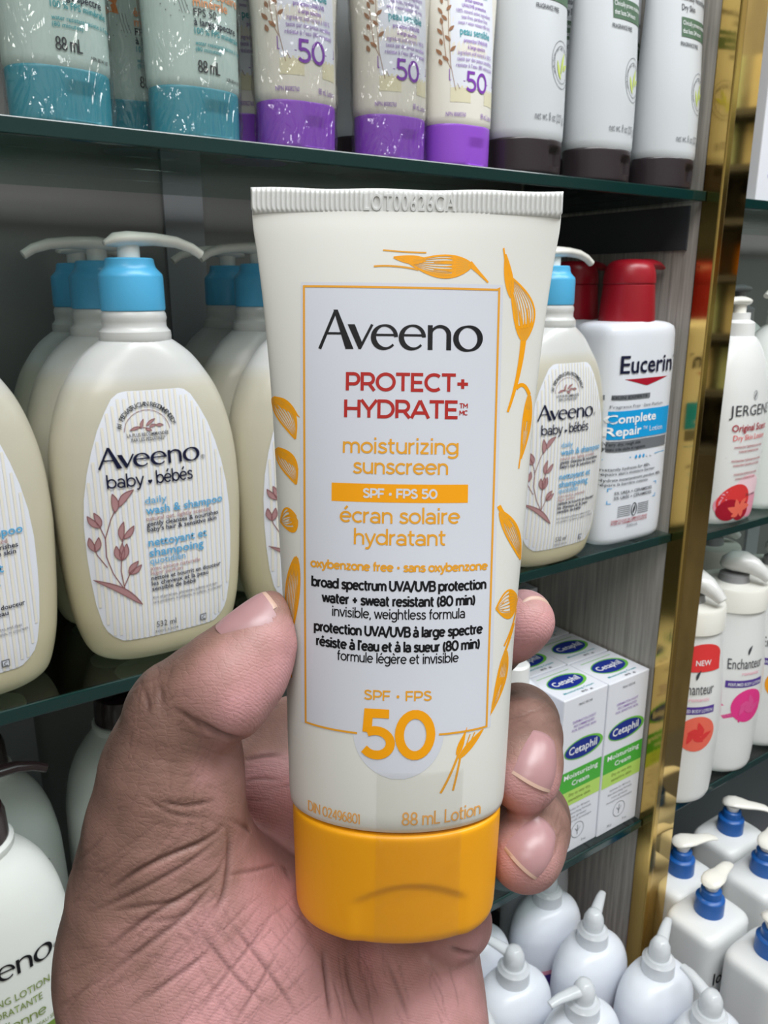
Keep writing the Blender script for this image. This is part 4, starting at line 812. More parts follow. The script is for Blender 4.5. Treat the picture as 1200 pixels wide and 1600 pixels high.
# ------------------------------------------------------------------ the held sunscreen tube
def Q(u, v, d): return Vector(((u-600)*d/F, (800-v)*d/F, -d))     # a point d metres in front of the eye
TB = Vector((.0025, -.0879, -.1823)); TA = (Q(636, 297, .158)-TB).normalized(); TL = .15394
TR = Vector((1, -.012, 0)); TR = (TR-TA*TR.dot(TA)).normalized(); TN = TR.cross(TA)
TM = CAM @ Matrix(((TR.x, -TN.x, TA.x, TB.x), (TR.y, -TN.y, TA.y, TB.y), (TR.z, -TN.z, TA.z, TB.z), (0, 0, 0, 1)))
tube = thing('sunscreen_tube', 'ivory sunscreen tube with yellow cap held up in the hand', 'tube'); tube.matrix_world = TM
HB = lambda s: .0163*(1-min(1, max(0, (s-.0315)/(.1489-.0315))))**.9+.0011
body_prof = [(.0242, .0228, .0146), (.0244, .0234, .0154), (.0252, .0238, .0158), (.0280, .0240, .0163), (.0608, .0248, HB(.0608)), (.0890, .0262, HB(.0890)), (.1092, .0271, HB(.1092)), (.1287, .0286, HB(.1287)), (.1413, .0300, HB(.1413)), (.1470, .0308, HB(.1470)), (.1489, .0309, .0011), (.1496, .0309, .0010)]
HP_ = Prof(body_prof, 110)
HP_.body('tube_body', M_tubeivory, tube, 180)
def hfn(x, z): return HP_.fn(x/1000, z/1000)
# ribbed crimp seal with the pressed lot code
M_crimp = mat('ivory_crimp', (218, 219, 218), .38, sss=.05)
nx, nz = 430, 9; V = []; Fc = []
for side in (-1, 1):
    for j in range(nz+1):
        q = j/nz; z = .1488+.0052*q
        for i in range(nx+1):
            p = i/nx; x = -.0311+.0622*p; hw = 1-.012*(q < .12)
            edge = min(1, q/.10, (1-q)/.10, p/.006, (1-p)/.006); band = 1 if .16 < q < .90 else .0
            soft = .35 if -.0085 < x < .0088 else 1
            r = .5-.5*math.cos(2*PI*p*64)
            V.append((x*hw, side*(.00075*max(.25, edge)+.00034*r*band*soft+.00012*(q < .13 or q > .92)), z+.00012*math.sin(p*19)*(q > .5)))
m = nx+1
for s_ in (0, 1):
    o = s_*(nz+1)*m
    for j in range(nz):
        for i in range(nx):
            k = o+j*m+i; f = (k, k+1, k+m+1, k+m); Fc.append(f if s_ == 0 else f[::-1])
o1 = (nz+1)*m
for i in range(nx): a = nz*m+i; Fc.append((a, a+1, o1+a+1, o1+a)); Fc.append((i+1, i, o1+i, o1+i+1))
for j in range(nz): a = j*m; Fc.append((a, a+m, o1+a+m, o1+a)); b = j*m+nx; Fc.append((b+m, b, o1+b, o1+b+m))
crimp = mesh_obj('crimp_seal', V, Fc, M_crimp, tube)
c = bpy.data.curves.new('lot', 'FONT'); c.body = 'LOT00626CA'; c.extrude = .045; c.bevel_depth = .012; c.space_character = 1.22; c.size = 1; c.align_x = 'CENTER'; o = bpy.data.objects.new('lot', c); C.objects.link(o)
dg = bpy.context.evaluated_depsgraph_get(); me = o.evaluated_get(dg).to_mesh(); vv = [tuple(p.co) for p in me.vertices]; ff = [tuple(p.vertices) for p in me.polygons]; o.evaluated_get(dg).to_mesh_clear(); bpy.data.objects.remove(o)
xs = [p[0] for p in vv]; kx = .0182/(max(xs)-min(xs))
mesh_obj('embossed_code', [(p[0]*kx+.0004, -.00088-p[2]*.0036, .1498+p[1]*.0045) for p in vv], ff, M_crimp, crimp, False)
# cap
rows = spline([(-.0022, .0196, .0128, 2.1), (-.0019, .0210, .0142, 2.1), (-.0010, .0220, .0152, 2.1), (.0010, .0225, .0157, 2.1), (.012, .0229, .0160, 2.1), (.0228, .0232, .0162, 2.1), (.0236, .0231, .0161, 2.1), (.0240, .0227, .0157, 2.1)], 60)
v, f = loft_rows(rows, 120); w = []
for x, y, z in v:
    if y < 0:
        k = max(0, min(1, (.0125-abs(x-.0030))/.0022))*max(0, min(1, (.0135-.0016*((x-.0030)/.012)**2*3-z)/.0014)); y += .00060*k
    w.append((x, y, z))
o = mesh_obj('cap', w, f, M_capyel, tube); sharp(o, 55)
CP = Prof([tuple(r) for r in rows], 60)
# printed panel and lettering
I = Ink()
pr = [(36.8, -1.5, 1.3)]+[(46-9.2*math.cos(math.radians(a)), -.15-9.2*math.sin(math.radians(a)), -.15+9.2*math.sin(math.radians(a))) for a in range(12, 91, 6)]
I.spans(pr, 16, 'panel'); I.spans([(s, -20.0-.7*min(1, (s-46)/60)*.6-.45, 18.7+.45+.2*(s-46)/60) for s in np.linspace(45.4, 135.6, 44)], 34, 'panel')
panel = I.build('label_panel', hfn, tube, .00004)
I = Ink(); fw = .42
yl = np.linspace(45.8, 134.8, 40); lx = lambda s: -19.42-.88*(s-45.8)/89; rx = lambda s: 18.17+.5*(s-45.8)/89
I.line([(-8.54, 45.8)]+[(x, 45.8) for x in np.linspace(-9.5, -18.5, 10)]+[(lx(s), s) for s in yl]+[(x, 134.8-.2*(x+20)/38) for x in np.linspace(-19.5, 18.2, 30)]+[(rx(s), s) for s in yl[::-1]]+[(x, 45.8) for x in np.linspace(17.4, 9, 9)]+[(8.03, 45.8)], fw, 'gold', 2)
I.logo(-.85, 122.55, 7.7, 'black', 32.8)
I.text('PROTECT+', .6, 114.4, 3.5, 'red', .185, width=24.7); I.text('HYDRATE', -.55, 109.1, 3.5, 'red', .185, width=23.0); I.text('TM', 11.9, 111.2, .95, 'red', .2, width=1.7); I.text('MC', 11.9, 109.8, .95, 'red', .2, width=1.7)
I.text('moisturizing', -.55, 102.05, 3.15, 'gold', .135, width=23.4); I.text('sunscreen', -.5, 98.0, 3.15, 'gold', .135, width=19.2)
I.rect(-14.3, 13.1, 92.4, 96.05, 'orange', 1, 26, 3); I.text('SPF • FPS 50', -.55, 93.25, 1.85, 'panel', .21, width=14.9)
I.text('écran solaire', -.5, 88.25, 3.15, 'gold', .135, width=24.2); I.text('hydratant', -.5, 83.95, 3.15, 'gold', .135, width=18.6)
I.text('oxybenzone free • sans oxybenzone', -.5, 78.75, 1.75, 'gold', .21, width=36.0)
I.text('broad spectrum UVA/UVB protection', -.5, 74.85, 2.05, 'black', .205, width=35.6); I.text('water + sweat resistant (80 min)', -.5, 71.85, 2.05, 'black', .205, width=31.0); I.text('invisible, weightless formula', -.5, 69.25, 2.05, 'black', .125, width=27.0)
I.text('protection UVA/UVB à large spectre', -.5, 65.75, 2.05, 'black', .205, width=34.4); I.text("résiste à l'eau et à la sueur (80 min)", -.5, 62.75, 2.05, 'black', .205, width=33.4); I.text('formule légère et invisible', -.5, 60.35, 2.05, 'black', .125, width=24.6)
I.text('SPF • FPS', -.4, 52.85, 2.0, 'gold', .175, width=13.8); I.text('50', -.38, 41.15, 9.6, 'orange', .19, width=15.0, lay=4)
I.text('DIN 02496801', -13.3, 26.35, 2.45, 'peachgold', .11, width=11.2); I.text('88 mL Lotion', 9.1, 26.75, 3.05, 'peachgold', .11, width=16.8)
def curve3(p0, p1, p2, n=12): return [((1-t)**2*p0[0]+2*t*(1-t)*p1[0]+t*t*p2[0], (1-t)**2*p0[1]+2*t*(1-t)*p1[1]+t*t*p2[1]) for t in [i/n for i in range(n+1)]]
def husk(b, tip, w, bend=0.0, veins=6, solid=.32, lw=.2, side=1):
    """oat husk drawn as an engraving: outline, veins and a solid flare at its base"""
    a, d = Vector(b), Vector(tip)-Vector(b); L_ = d.length; d.normalize(); q = Vector((-d.y, d.x))
    def pt(t, k): return tuple(a+d*(L_*t)+q*(bend*math.sin(PI*t)+k*w*math.sin(PI*min(1, t*1.02))**.75*(1.2-.55*t)))
    for k in np.linspace(-1, 1, veins+2):
        e = abs(k) > .99; I.line([pt(t, k) for t in np.linspace(.02, 1, 18)], [lw*(1.9 if e else (1.5-1.1*i/17)) for i in range(18)], 'orange' if e else 'gold', 1)
    v = [pt(t, -1) for t in np.linspace(0, solid, 8)]+[pt(t, 1) for t in np.linspace(0, solid, 8)]
    I.add(v, [(i, i+1, 9+i, 8+i) for i in range(7)], 'orange', .9)
    for i in range(5): I.line([pt(solid*.8, -.8+.4*i), pt(solid*(1.4+.5*(i % 2)), -.75+.38*i)], [lw*3, lw*.5], 'orange', 1.1)
    v = [pt(t, side) for t in np.linspace(.05, 1, 12)]+[pt(t, side*(1-.42*math.sin(PI*t))) for t in np.linspace(.05, 1, 12)]
    I.add(v, [(i, i+1, 13+i, 12+i) for i in range(11)], 'gold', .8)
husk((13.2, 139.3), (.5, 139.6), 2.3, .5, 7); I.line(curve3((16.4, 136.0), (14.8, 137.6), (12.6, 139.7)), [.35, .4, .45, .5, .55, .6, .65, .7, .8, .9, 1.0, 1.1, 1.2], 'orange')
I.line(curve3((4, 141.6), (0, 141.6), (-4.6, 142.0)), .3, 'gold'); I.line(curve3((2.5, 138.2), (-2, 139.2), (-6.4, 138.8)), .35, 'gold'); husk((4.0, 140.2), (-2.5, 140.6), .7, .2, 1, .5)
husk((24.0, 124.5), (20.6, 137.5), 2.3, -1.4, 7, .25); I.line(curve3((20.9, 136.0), (19.9, 139.0), (19.4, 142.8)), .35, 'orange'); husk((21.2, 133.0), (19.8, 141.6), .75, 0, 1, .5)
I.line(curve3((23.9, 125.0), (23.4, 117.5), (21.0, 110.5), 16), [1.2-.045*i for i in range(17)], 'orange'); I.line(curve3((22.7, 115.2), (24.2, 117.2), (25.6, 114.0)), .75, 'orange'); husk((25.6, 114.2), (24.2, 101.0), .95, .3, 4, .3); I.line(curve3((24.4, 104), (24.0, 101.0), (23.8, 99)), .3, 'orange')
husk((19.9, 90.6), (25.2, 79.6), 1.5, .6, 6, .2); I.line(curve3((19.6, 91.6), (20.6, 89.8), (22.5, 87.0)), .9, 'orange')
husk((24.9, 71.0), (19.6, 70.4), 3.2, 0, 7, .40); I.line(curve3((25.2, 71.0), (24.6, 66.5), (21.8, 62.0)), .45, 'orange')
husk((22.3, 61.0), (19.2, 48.4), 1.2, .6, 5, .55); I.line(curve3((24.2, 66.0), (23.4, 63.5), (22.0, 60.5)), .6, 'orange')
husk((11.9, 41.0), (13.4, 45.2), .45, 0, 1, .7); husk((12.2, 40.2), (17.4, 45.4), .6, 0, 2, .6)
I.line(curve3((8.6, 33.4), (10.8, 37.2), (12.2, 41.2)), .5, 'gold'); I.line(curve3((11.2, 33.6), (11.9, 36.5), (12.6, 40.5)), .45, 'gold'); I.line([(13.0, 40.5), (14.6, 45.0)], .25, 'gold'); I.line([(13.4, 40.6), (15.6, 45.2)], .25, 'gold')
husk((-27.0, 112.8), (-21.9, 104.5), 2.0, .8, 7, .15); husk((-26.6, 112.6), (-21.6, 109.4), .8, .3, 2, .6)
husk((-26.2, 102.4), (-21.7, 95.3), 1.9, .7, 7, .15); husk((-25.8, 102.0), (-21.7, 98.9), .7, .3, 2, .6)
husk((-21.5, 88.4), (-25.3, 87.0), 2.6, 0, 6, .35)
husk((-21.6, 80.6), (-23.2, 62.0), 1.6, -.3, 7, .12); I.line(curve3((-23.0, 66), (-23.2, 60), (-22.8, 54)), .3, 'orange')
I.build('lettering', hfn, panel, .00003)
# clear tape over the cap joint
V = []; Fc = []; ni, nj = 40, 70; rnd = random.Random(3)
for j in range(nj+1):
    s = .0382-.0452*j/nj
    for i in range(ni+1):
        x = -.0046+.0178*i/ni+.0009*(1-j/nj)*.2; zz = max(-.0008, s)
        y = HP_.y(x, zz) if zz > .0262 else (CP.y(x, zz) if zz < .0236 else min(CP.y(x, .0236), HP_.y(x, .0262))+.0002)
        wr = .00010*math.sin(i*.9+j*.35)*math.sin(j*.23)+.00028*max(0, math.sin(j*.31+i*.12))**6*(s < .024)+.00018*max(0, math.sin(i*.37-j*.21))**8
        V.append((x, y-.00022-abs(wr)-(.0008*max(0, -.0008-s)/.0035), s))
Fc = [(j*(ni+1)+i, (j+1)*(ni+1)+i, (j+1)*(ni+1)+i+1, j*(ni+1)+i+1) for j in range(nj) for i in range(ni)]
mesh_obj('clear_tape', V, Fc, M_tape, tube)

# ------------------------------------------------------------------ the hand: one continuous skin grown from an implicit surface
H_STEP = .0005
lo = np.array([-.092, -.245, -.262]); hi = np.array([.052, .000, -.125])
dims = np.ceil((hi-lo)/H_STEP).astype(int)+1
gx, gy, gz = (lo[i]+H_STEP*np.arange(dims[i], dtype=np.float32) for i in range(3))
gx, gy, gz = gx.astype(np.float32), gy.astype(np.float32), gz.astype(np.float32)
FARV = np.float32(.02)
def box_slices(pts, pad):
    a = np.min(pts, 0)-pad; b = np.max(pts, 0)+pad; s = []
    for i in range(3):
        i0 = int(max(0, math.floor((a[i]-lo[i])/H_STEP))); i1 = int(min(dims[i], math.ceil((b[i]-lo[i])/H_STEP)+1)); s.append(slice(i0, max(i0+1, i1)))
    return tuple(s)
def coords(s): return gx[s[0]][:, None, None], gy[s[1]][None, :, None], gz[s[2]][None, None, :]
def smin(a, b, k):
    h = np.clip(.5+.5*(b-a)/k, 0, 1); return b*(1-h)+a*h-k*h*(1-h)
def new_field(): return np.full(dims, FARV, np.float32)
def add_cone(f, a, b, ra, rb, k, flat=None):
    """tapered capsule from a to b"""
    a, b = np.array(a, float), np.array(b, float); r = max(ra, rb); s = box_slices(np.array([a, b]), r+.013); X, Y, Z = coords(s)
    d = b-a; L2 = float(d@d); t = np.clip(((X-a[0])*d[0]+(Y-a[1])*d[1]+(Z-a[2])*d[2])/L2, 0, 1).astype(np.float32)
    dist = np.sqrt((X-a[0]-t*d[0])**2+(Y-a[1]-t*d[1])**2+(Z-a[2]-t*d[2])**2)-(ra+(rb-ra)*t)
    f[s] = smin(f[s], dist.astype(np.float32), k)
def add_ell(f, c, r, k, rot=None):
    c = np.array(c, float); r = np.array(r, float); s = box_slices(np.array([c-r.max(), c+r.max()]), .013); X, Y, Z = coords(s); x, y, z = X-c[0], Y-c[1], Z-c[2]
    if rot is not None:
        R = np.array(rot); x, y, z = R[0, 0]*x+R[0, 1]*y+R[0, 2]*z, R[1, 0]*x+R[1, 1]*y+R[1, 2]*z, R[2, 0]*x+R[2, 1]*y+R[2, 2]*z
    k0 = np.sqrt((x/r[0])**2+(y/r[1])**2+(z/r[2])**2); k1 = np.sqrt((x/r[0]**2)**2+(y/r[1]**2)**2+(z/r[2]**2)**2)+1e-9
    f[s] = smin(f[s], (k0*(k0-1)/k1).astype(np.float32), k)
def chain(f, pts, k=.004):
    for (p, r), (q, r2) in zip(pts[:-1], pts[1:]): add_cone(f, p, q, r, r2, k)
px = lambda r, d: r*d/F
# palm, heel and wrist
palm = new_field()
add_ell(palm, Q(520, 1490, .222), (.040, .040, .020), .008)
add_cone(palm, Q(430, 1280, .222), Q(400, 1560, .212), .0165, .024, .010)
add_cone(palm, Q(600, 1395, .226), Q(640, 1620, .206), .0130, .0185, .010)
add_cone(palm, Q(640, 1560, .206), Q(600, 1850, .200), .0170, .0210, .012)
add_cone(palm, Q(500, 1560, .216), Q(500, 1950, .200), .0220, .0230, .012)
add_cone(palm, Q(390, 1560, .200), Q(440, 1980, .198), .0240, .0230, .012)
add_cone(palm, Q(470, 1900, .198), Q(500, 2250, .190), .0270, .0270, .012)
# thenar and thumb
add_cone(palm, Q(275, 1480, .184), Q(300, 1680, .186), .0250, .0275, .010)
add_cone(palm, Q(262, 1380, .180), Q(275, 1480, .184), .0202, .0250, .008)
add_cone(palm, Q(330, 1420, .190), Q(420, 1580, .196), .0180, .0235, .010)
add_cone(palm, Q(400, 1480, .192), Q(440, 1640, .196), .0185, .0230, .010)
th = new_field()
chain(th, [(Q(268, 1370, .179), .0200), (Q(262, 1290, .175), .0168), (Q(268, 1205, .1715), .0143), (Q(284, 1128, .1685), .0124)], .004)
add_ell(th, Q(315, 1235, .170), (.0065, .0100, .0070), .006)
dt = new_field()
chain(dt, [(Q(288, 1110, .1675), .0114), (Q(340, 1076, .1660), .0104), (Q(378, 1039, .1655), .0091), (Q(412, 988, .1665), .0069), (Q(424, 953, .1672), .0038)], .004)
add_ell(dt, Q(356, 1075, .1610), (.0082, .0096, .0080), .005); add_ell(dt, Q(402, 1025, .1640), (.0062, .0080, .0068), .004)
s_ = smin(th, dt, .0022); palm = smin(palm, s_, .006); del th, dt
def finger(pts, k=.0040, kk=.0035):
    global palm
    f = new_field(); chain(f, pts, k); palm = smin(palm, f, kk)
finger([(Q(420, 1225, .214), .0140), (Q(455, 1165, .2235), .0125), (Q(560, 1110, .2260), .0108), (Q(690, 1045, .2220), .0098), (Q(760, 1005, .2090), .0086), (Q(800, 980, .1990), .0078), (Q(822, 970, .1945), .0070)])
finger([(Q(470, 1320, .226), .0140), (Q(620, 1230, .2330), .0112), (Q(790, 1140, .2260), .0104), (Q(812, 1130, .2120), .0097), (Q(816, 1150, .2000), .0092), (Q(818, 1190, .1905), .0085), (Q(819, 1216, .1865), .0079)])
finger([(Q(510, 1400, .226), .0135), (Q(660, 1340, .2340), .0112), (Q(805, 1290, .2230), .0104), (Q(828, 1278, .2090), .0096), (Q(828, 1295, .1975), .0090), (Q(822, 1325, .1885), .0083), (Q(820, 1340, .1850), .0076)])
finger([(Q(560, 1480, .220), .0130), (Q(640, 1440, .2260), .0105), (Q(705, 1418, .2180), .0092), (Q(712, 1440, .2070), .0085), (Q(704, 1452, .2010), .0078)])
add_ell(palm, Q(440, 1255, .2130), (.0115, .0130, .0090), .006)
# flesh gives way to the tube it holds
s = box_slices(np.array([TB-Vector((.034, .004, .03)), TB+TA*TL+Vector((.034, 0, .03))]), .002); X, Y, Z = coords(s)
x_ = X-TB.x; y_ = Y-TB.y; z_ = Z-TB.z
ts = x_*TA.x+y_*TA.y+z_*TA.z; tx = x_*TR.x+y_*TR.y+z_*TR.z; tn = x_*TN.x+y_*TN.y+z_*TN.z
sa = np.linspace(-.004, .156, 200); aa = np.array([(CP.at(max(-.001, q))[0] if q < .0243 else HP_.at(q)[0]) for q in sa])+.0003; bb = np.array([(CP.at(max(-.001, q))[1] if q < .0243 else HP_.at(q)[1]) for q in sa])+.0003
A_ = np.interp(ts, sa, aa); B_ = np.interp(ts, sa, bb); k0 = np.sqrt((tx/A_)**2+(tn/B_)**2); k1 = np.sqrt((tx/A_**2)**2+(tn/B_**2)**2)+1e-9
td = np.maximum((k0*(k0-1)/k1), np.maximum(-.0026-ts, ts-.155)).astype(np.float32)
palm[s] = -smin(-palm[s], td, .0012)
del x_, y_, z_, ts, tx, tn, k0, k1, td, A_, B_
def surface_nets(f):
    ins = f < 0; nx, ny, nz = f.shape
    cnt = np.zeros((nx-1, ny-1, nz-1), np.int8)
    for dx in (0, 1):
        for dy in (0, 1):
            for dz in (0, 1): cnt += ins[dx:nx-1+dx, dy:ny-1+dy, dz:nz-1+dz]
    act = (cnt > 0) & (cnt < 8); idx = np.full(act.shape, -1, np.int64); ii = np.argwhere(act); idx[act] = np.arange(len(ii))
    acc = np.zeros((len(ii), 3)); num = np.zeros(len(ii))
    for ax in range(3):
        o1, o2 = [a for a in range(3) if a != ax]
        for d1 in (0, 1):
            for d2 in (0, 1):
                p = ii.copy(); p[:, o1] += d1; p[:, o2] += d2; q = p.copy(); q[:, ax] += 1
                a = f[p[:, 0], p[:, 1], p[:, 2]]; b = f[q[:, 0], q[:, 1], q[:, 2]]; m = (a < 0) != (b < 0); t = a[m]/(a[m]-b[m])
                pp = p[m].astype(float); pp[:, ax] += t; acc[m] += pp; num[m] += 1
    verts = lo+H_STEP*(acc/num[:, None]); faces = []
    for ax in range(3):
        o1, o2 = (ax+1) % 3, (ax+2) % 3
        sl = [slice(1, -1)]*3; sl[ax] = slice(0, -1); a = ins[tuple(sl)]; sl2 = list(sl); sl2[ax] = slice(1, None); b = ins[tuple(sl2)]
        e = np.argwhere(a != b); off = np.array([1, 1, 1]); off[ax] = 0; e = e+off; flip = ins[e[:, 0], e[:, 1], e[:, 2]]
        def cell(d1, d2):
            c = e.copy(); c[:, o1] -= d1; c[:, o2] -= d2; return idx[c[:, 0], c[:, 1], c[:, 2]]
        q = np.stack([cell(1, 1), cell(0, 1), cell(0, 0), cell(1, 0)], 1); q[~flip] = q[~flip][:, ::-1]; faces.append(q)
    return verts, np.concatenate(faces)
palm[:, :2, :] = FARV; palm[:2] = FARV; palm[-2:] = FARV; palm[:, -2:] = FARV; palm[:, :, :2] = FARV; palm[:, :, -2:] = FARV
hv, hf = surface_nets(palm); del palm
# keep the largest connected piece
par = np.arange(len(hv))
edges = np.concatenate([hf[:, [0, 1]], hf[:, [1, 2]], hf[:, [2, 3]]])
for _ in range(400):
    m = np.minimum(par[edges[:, 0]], par[edges[:, 1]]); n_ = par.copy(); np.minimum.at(n_, edges[:, 0], m); np.minimum.at(n_, edges[:, 1], m); n_ = n_[n_]
    if (n_ == par).all(): break
    par = n_
root = np.bincount(par).argmax(); keep = par == root; remap = np.cumsum(keep)-1; hf = remap[hf[keep[hf[:, 0]]]]; hv = hv[keep]
def vnormals(v, f):
    n = np.cross(v[f[:, 2]]-v[f[:, 0]], v[f[:, 3]]-v[f[:, 1]]); o = np.zeros_like(v)
    for k in range(4): np.add.at(o, f[:, k], n)
    return o/(np.linalg.norm(o, axis=1)[:, None]+1e-12)
def relax(v, f, it=2, w=.5):
    e = np.concatenate([f[:, [0, 1]], f[:, [1, 2]], f[:, [2, 3]], f[:, [3, 0]]]); deg = np.bincount(e[:, 0], minlength=len(v))+np.bincount(e[:, 1], minlength=len(v))
    for _ in range(it):
        s = np.zeros_like(v); np.add.at(s, e[:, 0], v[e[:, 1]]); np.add.at(s, e[:, 1], v[e[:, 0]]); v = v*(1-w)+w*s/deg[:, None]
    return v
hv = relax(hv, hf, 7)
# skin folds: polylines lying on the skin (given where they run), pressed in along the normal
def fold_pts(pts, d): return np.array([Q(u, v, d) for u, v in pts])
FOLDS = [  # (points, depth of the region, press, half width)
 ([(298, 1122), (325, 1140), (350, 1152), (372, 1157), (390, 1150)], .158, .0011, .0009), ([(270, 1108), (298, 1122), (320, 1150)], .158, .0004, .0008),
 ([(240, 1250), (290, 1262), (340, 1250)], .160, .0005, .0007), ([(215, 1235), (265, 1275), (335, 1280)], .160, .0003, .0006), ([(225, 1075), (232, 1100), (228, 1120)], .160, .0004, .0006), ([(245, 1065), (255, 1090), (250, 1110)], .160, .0003, .0006),
 ([(356, 1282), (330, 1312), (270, 1335), (215, 1360), (160, 1400)], .165, .0009, .0008), ([(352, 1300), (310, 1340), (250, 1375), (180, 1410), (130, 1430)], .165, .0005, .0007), ([(355, 1330), (340, 1370), (290, 1400), (220, 1440), (150, 1500)], .168, .0007, .0008),
 ([(350, 1360), (300, 1425), (240, 1470), (160, 1530)], .168, .0006, .0008), ([(170, 1425), (230, 1415), (300, 1408)], .166, .0004, .0007), ([(190, 1440), (260, 1440), (310, 1425)], .166, .0003, .0006),
 ([(355, 1285), (360, 1330), (352, 1400), (330, 1440)], .172, .0006, .0008), ([(300, 1440), (340, 1490), (380, 1540), (430, 1580)], .172, .0004, .0007), ([(350, 1430), (400, 1490), (450, 1560), (470, 1600)], .174, .0004, .0007), ([(200, 1580), (270, 1530), (340, 1480)], .168, .0004, .0007),
 ([(300, 1600), (350, 1530), (400, 1470), (430, 1420)], .172, .0003, .0006), ([(360, 1610), (400, 1550), (440, 1480)], .174, .0003, .0006), ([(355, 1280), (400, 1300), (440, 1340), (455, 1380)], .180, .0005, .0008), ([(345, 1370), (400, 1360), (450, 1345)], .178, .0003, .0006),
 ([(505, 1480), (512, 1530), (520, 1600)], .192, .0008, .0009), ([(540, 1485), (545, 1540), (570, 1600)], .194, .0003, .0007), ([(700, 1480), (730, 1492), (745, 1488)], .19, .0010, .0009), ([(600, 1490), (620, 1540), (640, 1600)], .192, .0003, .0007),
 ([(360, 1090), (400, 1110), (445, 1100)], .214, .0003, .0007), ([(370, 1190), (410, 1180), (445, 1178)], .205, .0006, .0008), ([(375, 1225), (400, 1215), (440, 1220)], .203, .0003, .0006)]
rf = random.Random(11)
def fam(n, box_, ang, spread, ln, d, dep, w):
    """a family of fine, nearly parallel skin lines inside a patch of skin"""
    for _ in range(int(n*1.7)):
        x0, y0 = rf.uniform(box_[0], box_[2]), rf.uniform(box_[1], box_[3]); a = math.radians(ang+rf.uniform(-spread, spread)); l = ln*rf.uniform(.5, 1.3); pts = []
        for k in range(5): pts.append((x0+l*(k/4-.5)*math.cos(a)+rf.uniform(-4, 4), y0-l*(k/4-.5)*math.sin(a)+rf.uniform(-4, 4)))
        FOLDS.append((pts, d, dep*.42*rf.uniform(.4, 1.5), w*.72))
fam(26, (120, 1300, 340, 1560), 38, 14, 110, .166, .00028, .00042); fam(16, (120, 1300, 330, 1500), -15, 20, 80, .166, .00022, .00040); fam(22, (280, 1400, 470, 1590), -52, 10, 120, .174, .00024, .00040); fam(22, (260, 1420, 470, 1600), 50, 12, 130, .174, .00024, .00040)
fam(22, (190, 1140, 340, 1290), -8, 14, 90, .160, .00022, .00038); fam(12, (200, 1140, 330, 1300), 80, 14, 70, .160, .00018, .00036); fam(14, (205, 1050, 275, 1130), 80, 20, 45, .163, .00026, .00042); fam(8, (205, 1060, 290, 1140), 15, 20, 50, .163, .00020, .00040)
fam(14, (520, 1490, 720, 1600), -75, 10, 90, .193, .00028, .00045); fam(10, (370, 1170, 440, 1290), -10, 20, 60, .204, .00020, .00040); fam(10, (795, 1080, 870, 1130), 10, 25, 40, .203, .00022, .00042); fam(10, (850, 1240, 885, 1340), 60, 25, 45, .198, .00022, .00042)
nrm = vnormals(hv, hf); fold = np.zeros(len(hv))
CU = 600+F*hv[:, 0]/-hv[:, 2]; CV = 800-F*hv[:, 1]/-hv[:, 2]; FRONT = nrm[:, 2] > .05
for pts, d, dep, w in FOLDS:
    pu = np.array(pts, float); w = w*.68; pad = 3*w*F/.15
    near = np.nonzero(FRONT & (CU > pu[:, 0].min()-pad) & (CU < pu[:, 0].max()+pad) & (CV > pu[:, 1].min()-pad) & (CV < pu[:, 1].max()+pad) & (np.abs(-hv[:, 2]-d) < .020))[0]
    if not len(near): continue
    cu, cv = CU[near], CV[near]; best = np.full(len(near), 1e9); run = np.zeros(len(near))
    for _ in range(2):          # round the corners of the line
        pu = np.concatenate([pu[:1]]+[np.array([.75*a+.25*b, .25*a+.75*b]) for a, b in zip(pu[:-1], pu[1:])]+[pu[-1:]])
    seg = np.hypot(*(pu[1:]-pu[:-1]).T)+1e-6; tot = seg.sum(); s0 = 0
    for a, b, ln in zip(pu[:-1], pu[1:], seg):
        e = b-a; t = np.clip(((cu-a[0])*e[0]+(cv-a[1])*e[1])/(e@e+1e-9), 0, 1); dd = np.hypot(cu-a[0]-t*e[0], cv-a[1]-t*e[1]); m = dd < best
        best = np.where(m, dd, best); run = np.where(m, (s0+t*ln)/tot, run); s0 += ln
    fade = np.clip(np.minimum(run, 1-run)/.28, 0, 1); best = best*(-hv[near, 2])/F
    g = np.where(best < 3*w, np.exp(-(best/w)**2)*fade, 0); hv[near] -= nrm[near]*(g*dep)[:, None]; fold[near] = np.maximum(fold[near], g*min(1, .25+dep/.0006))
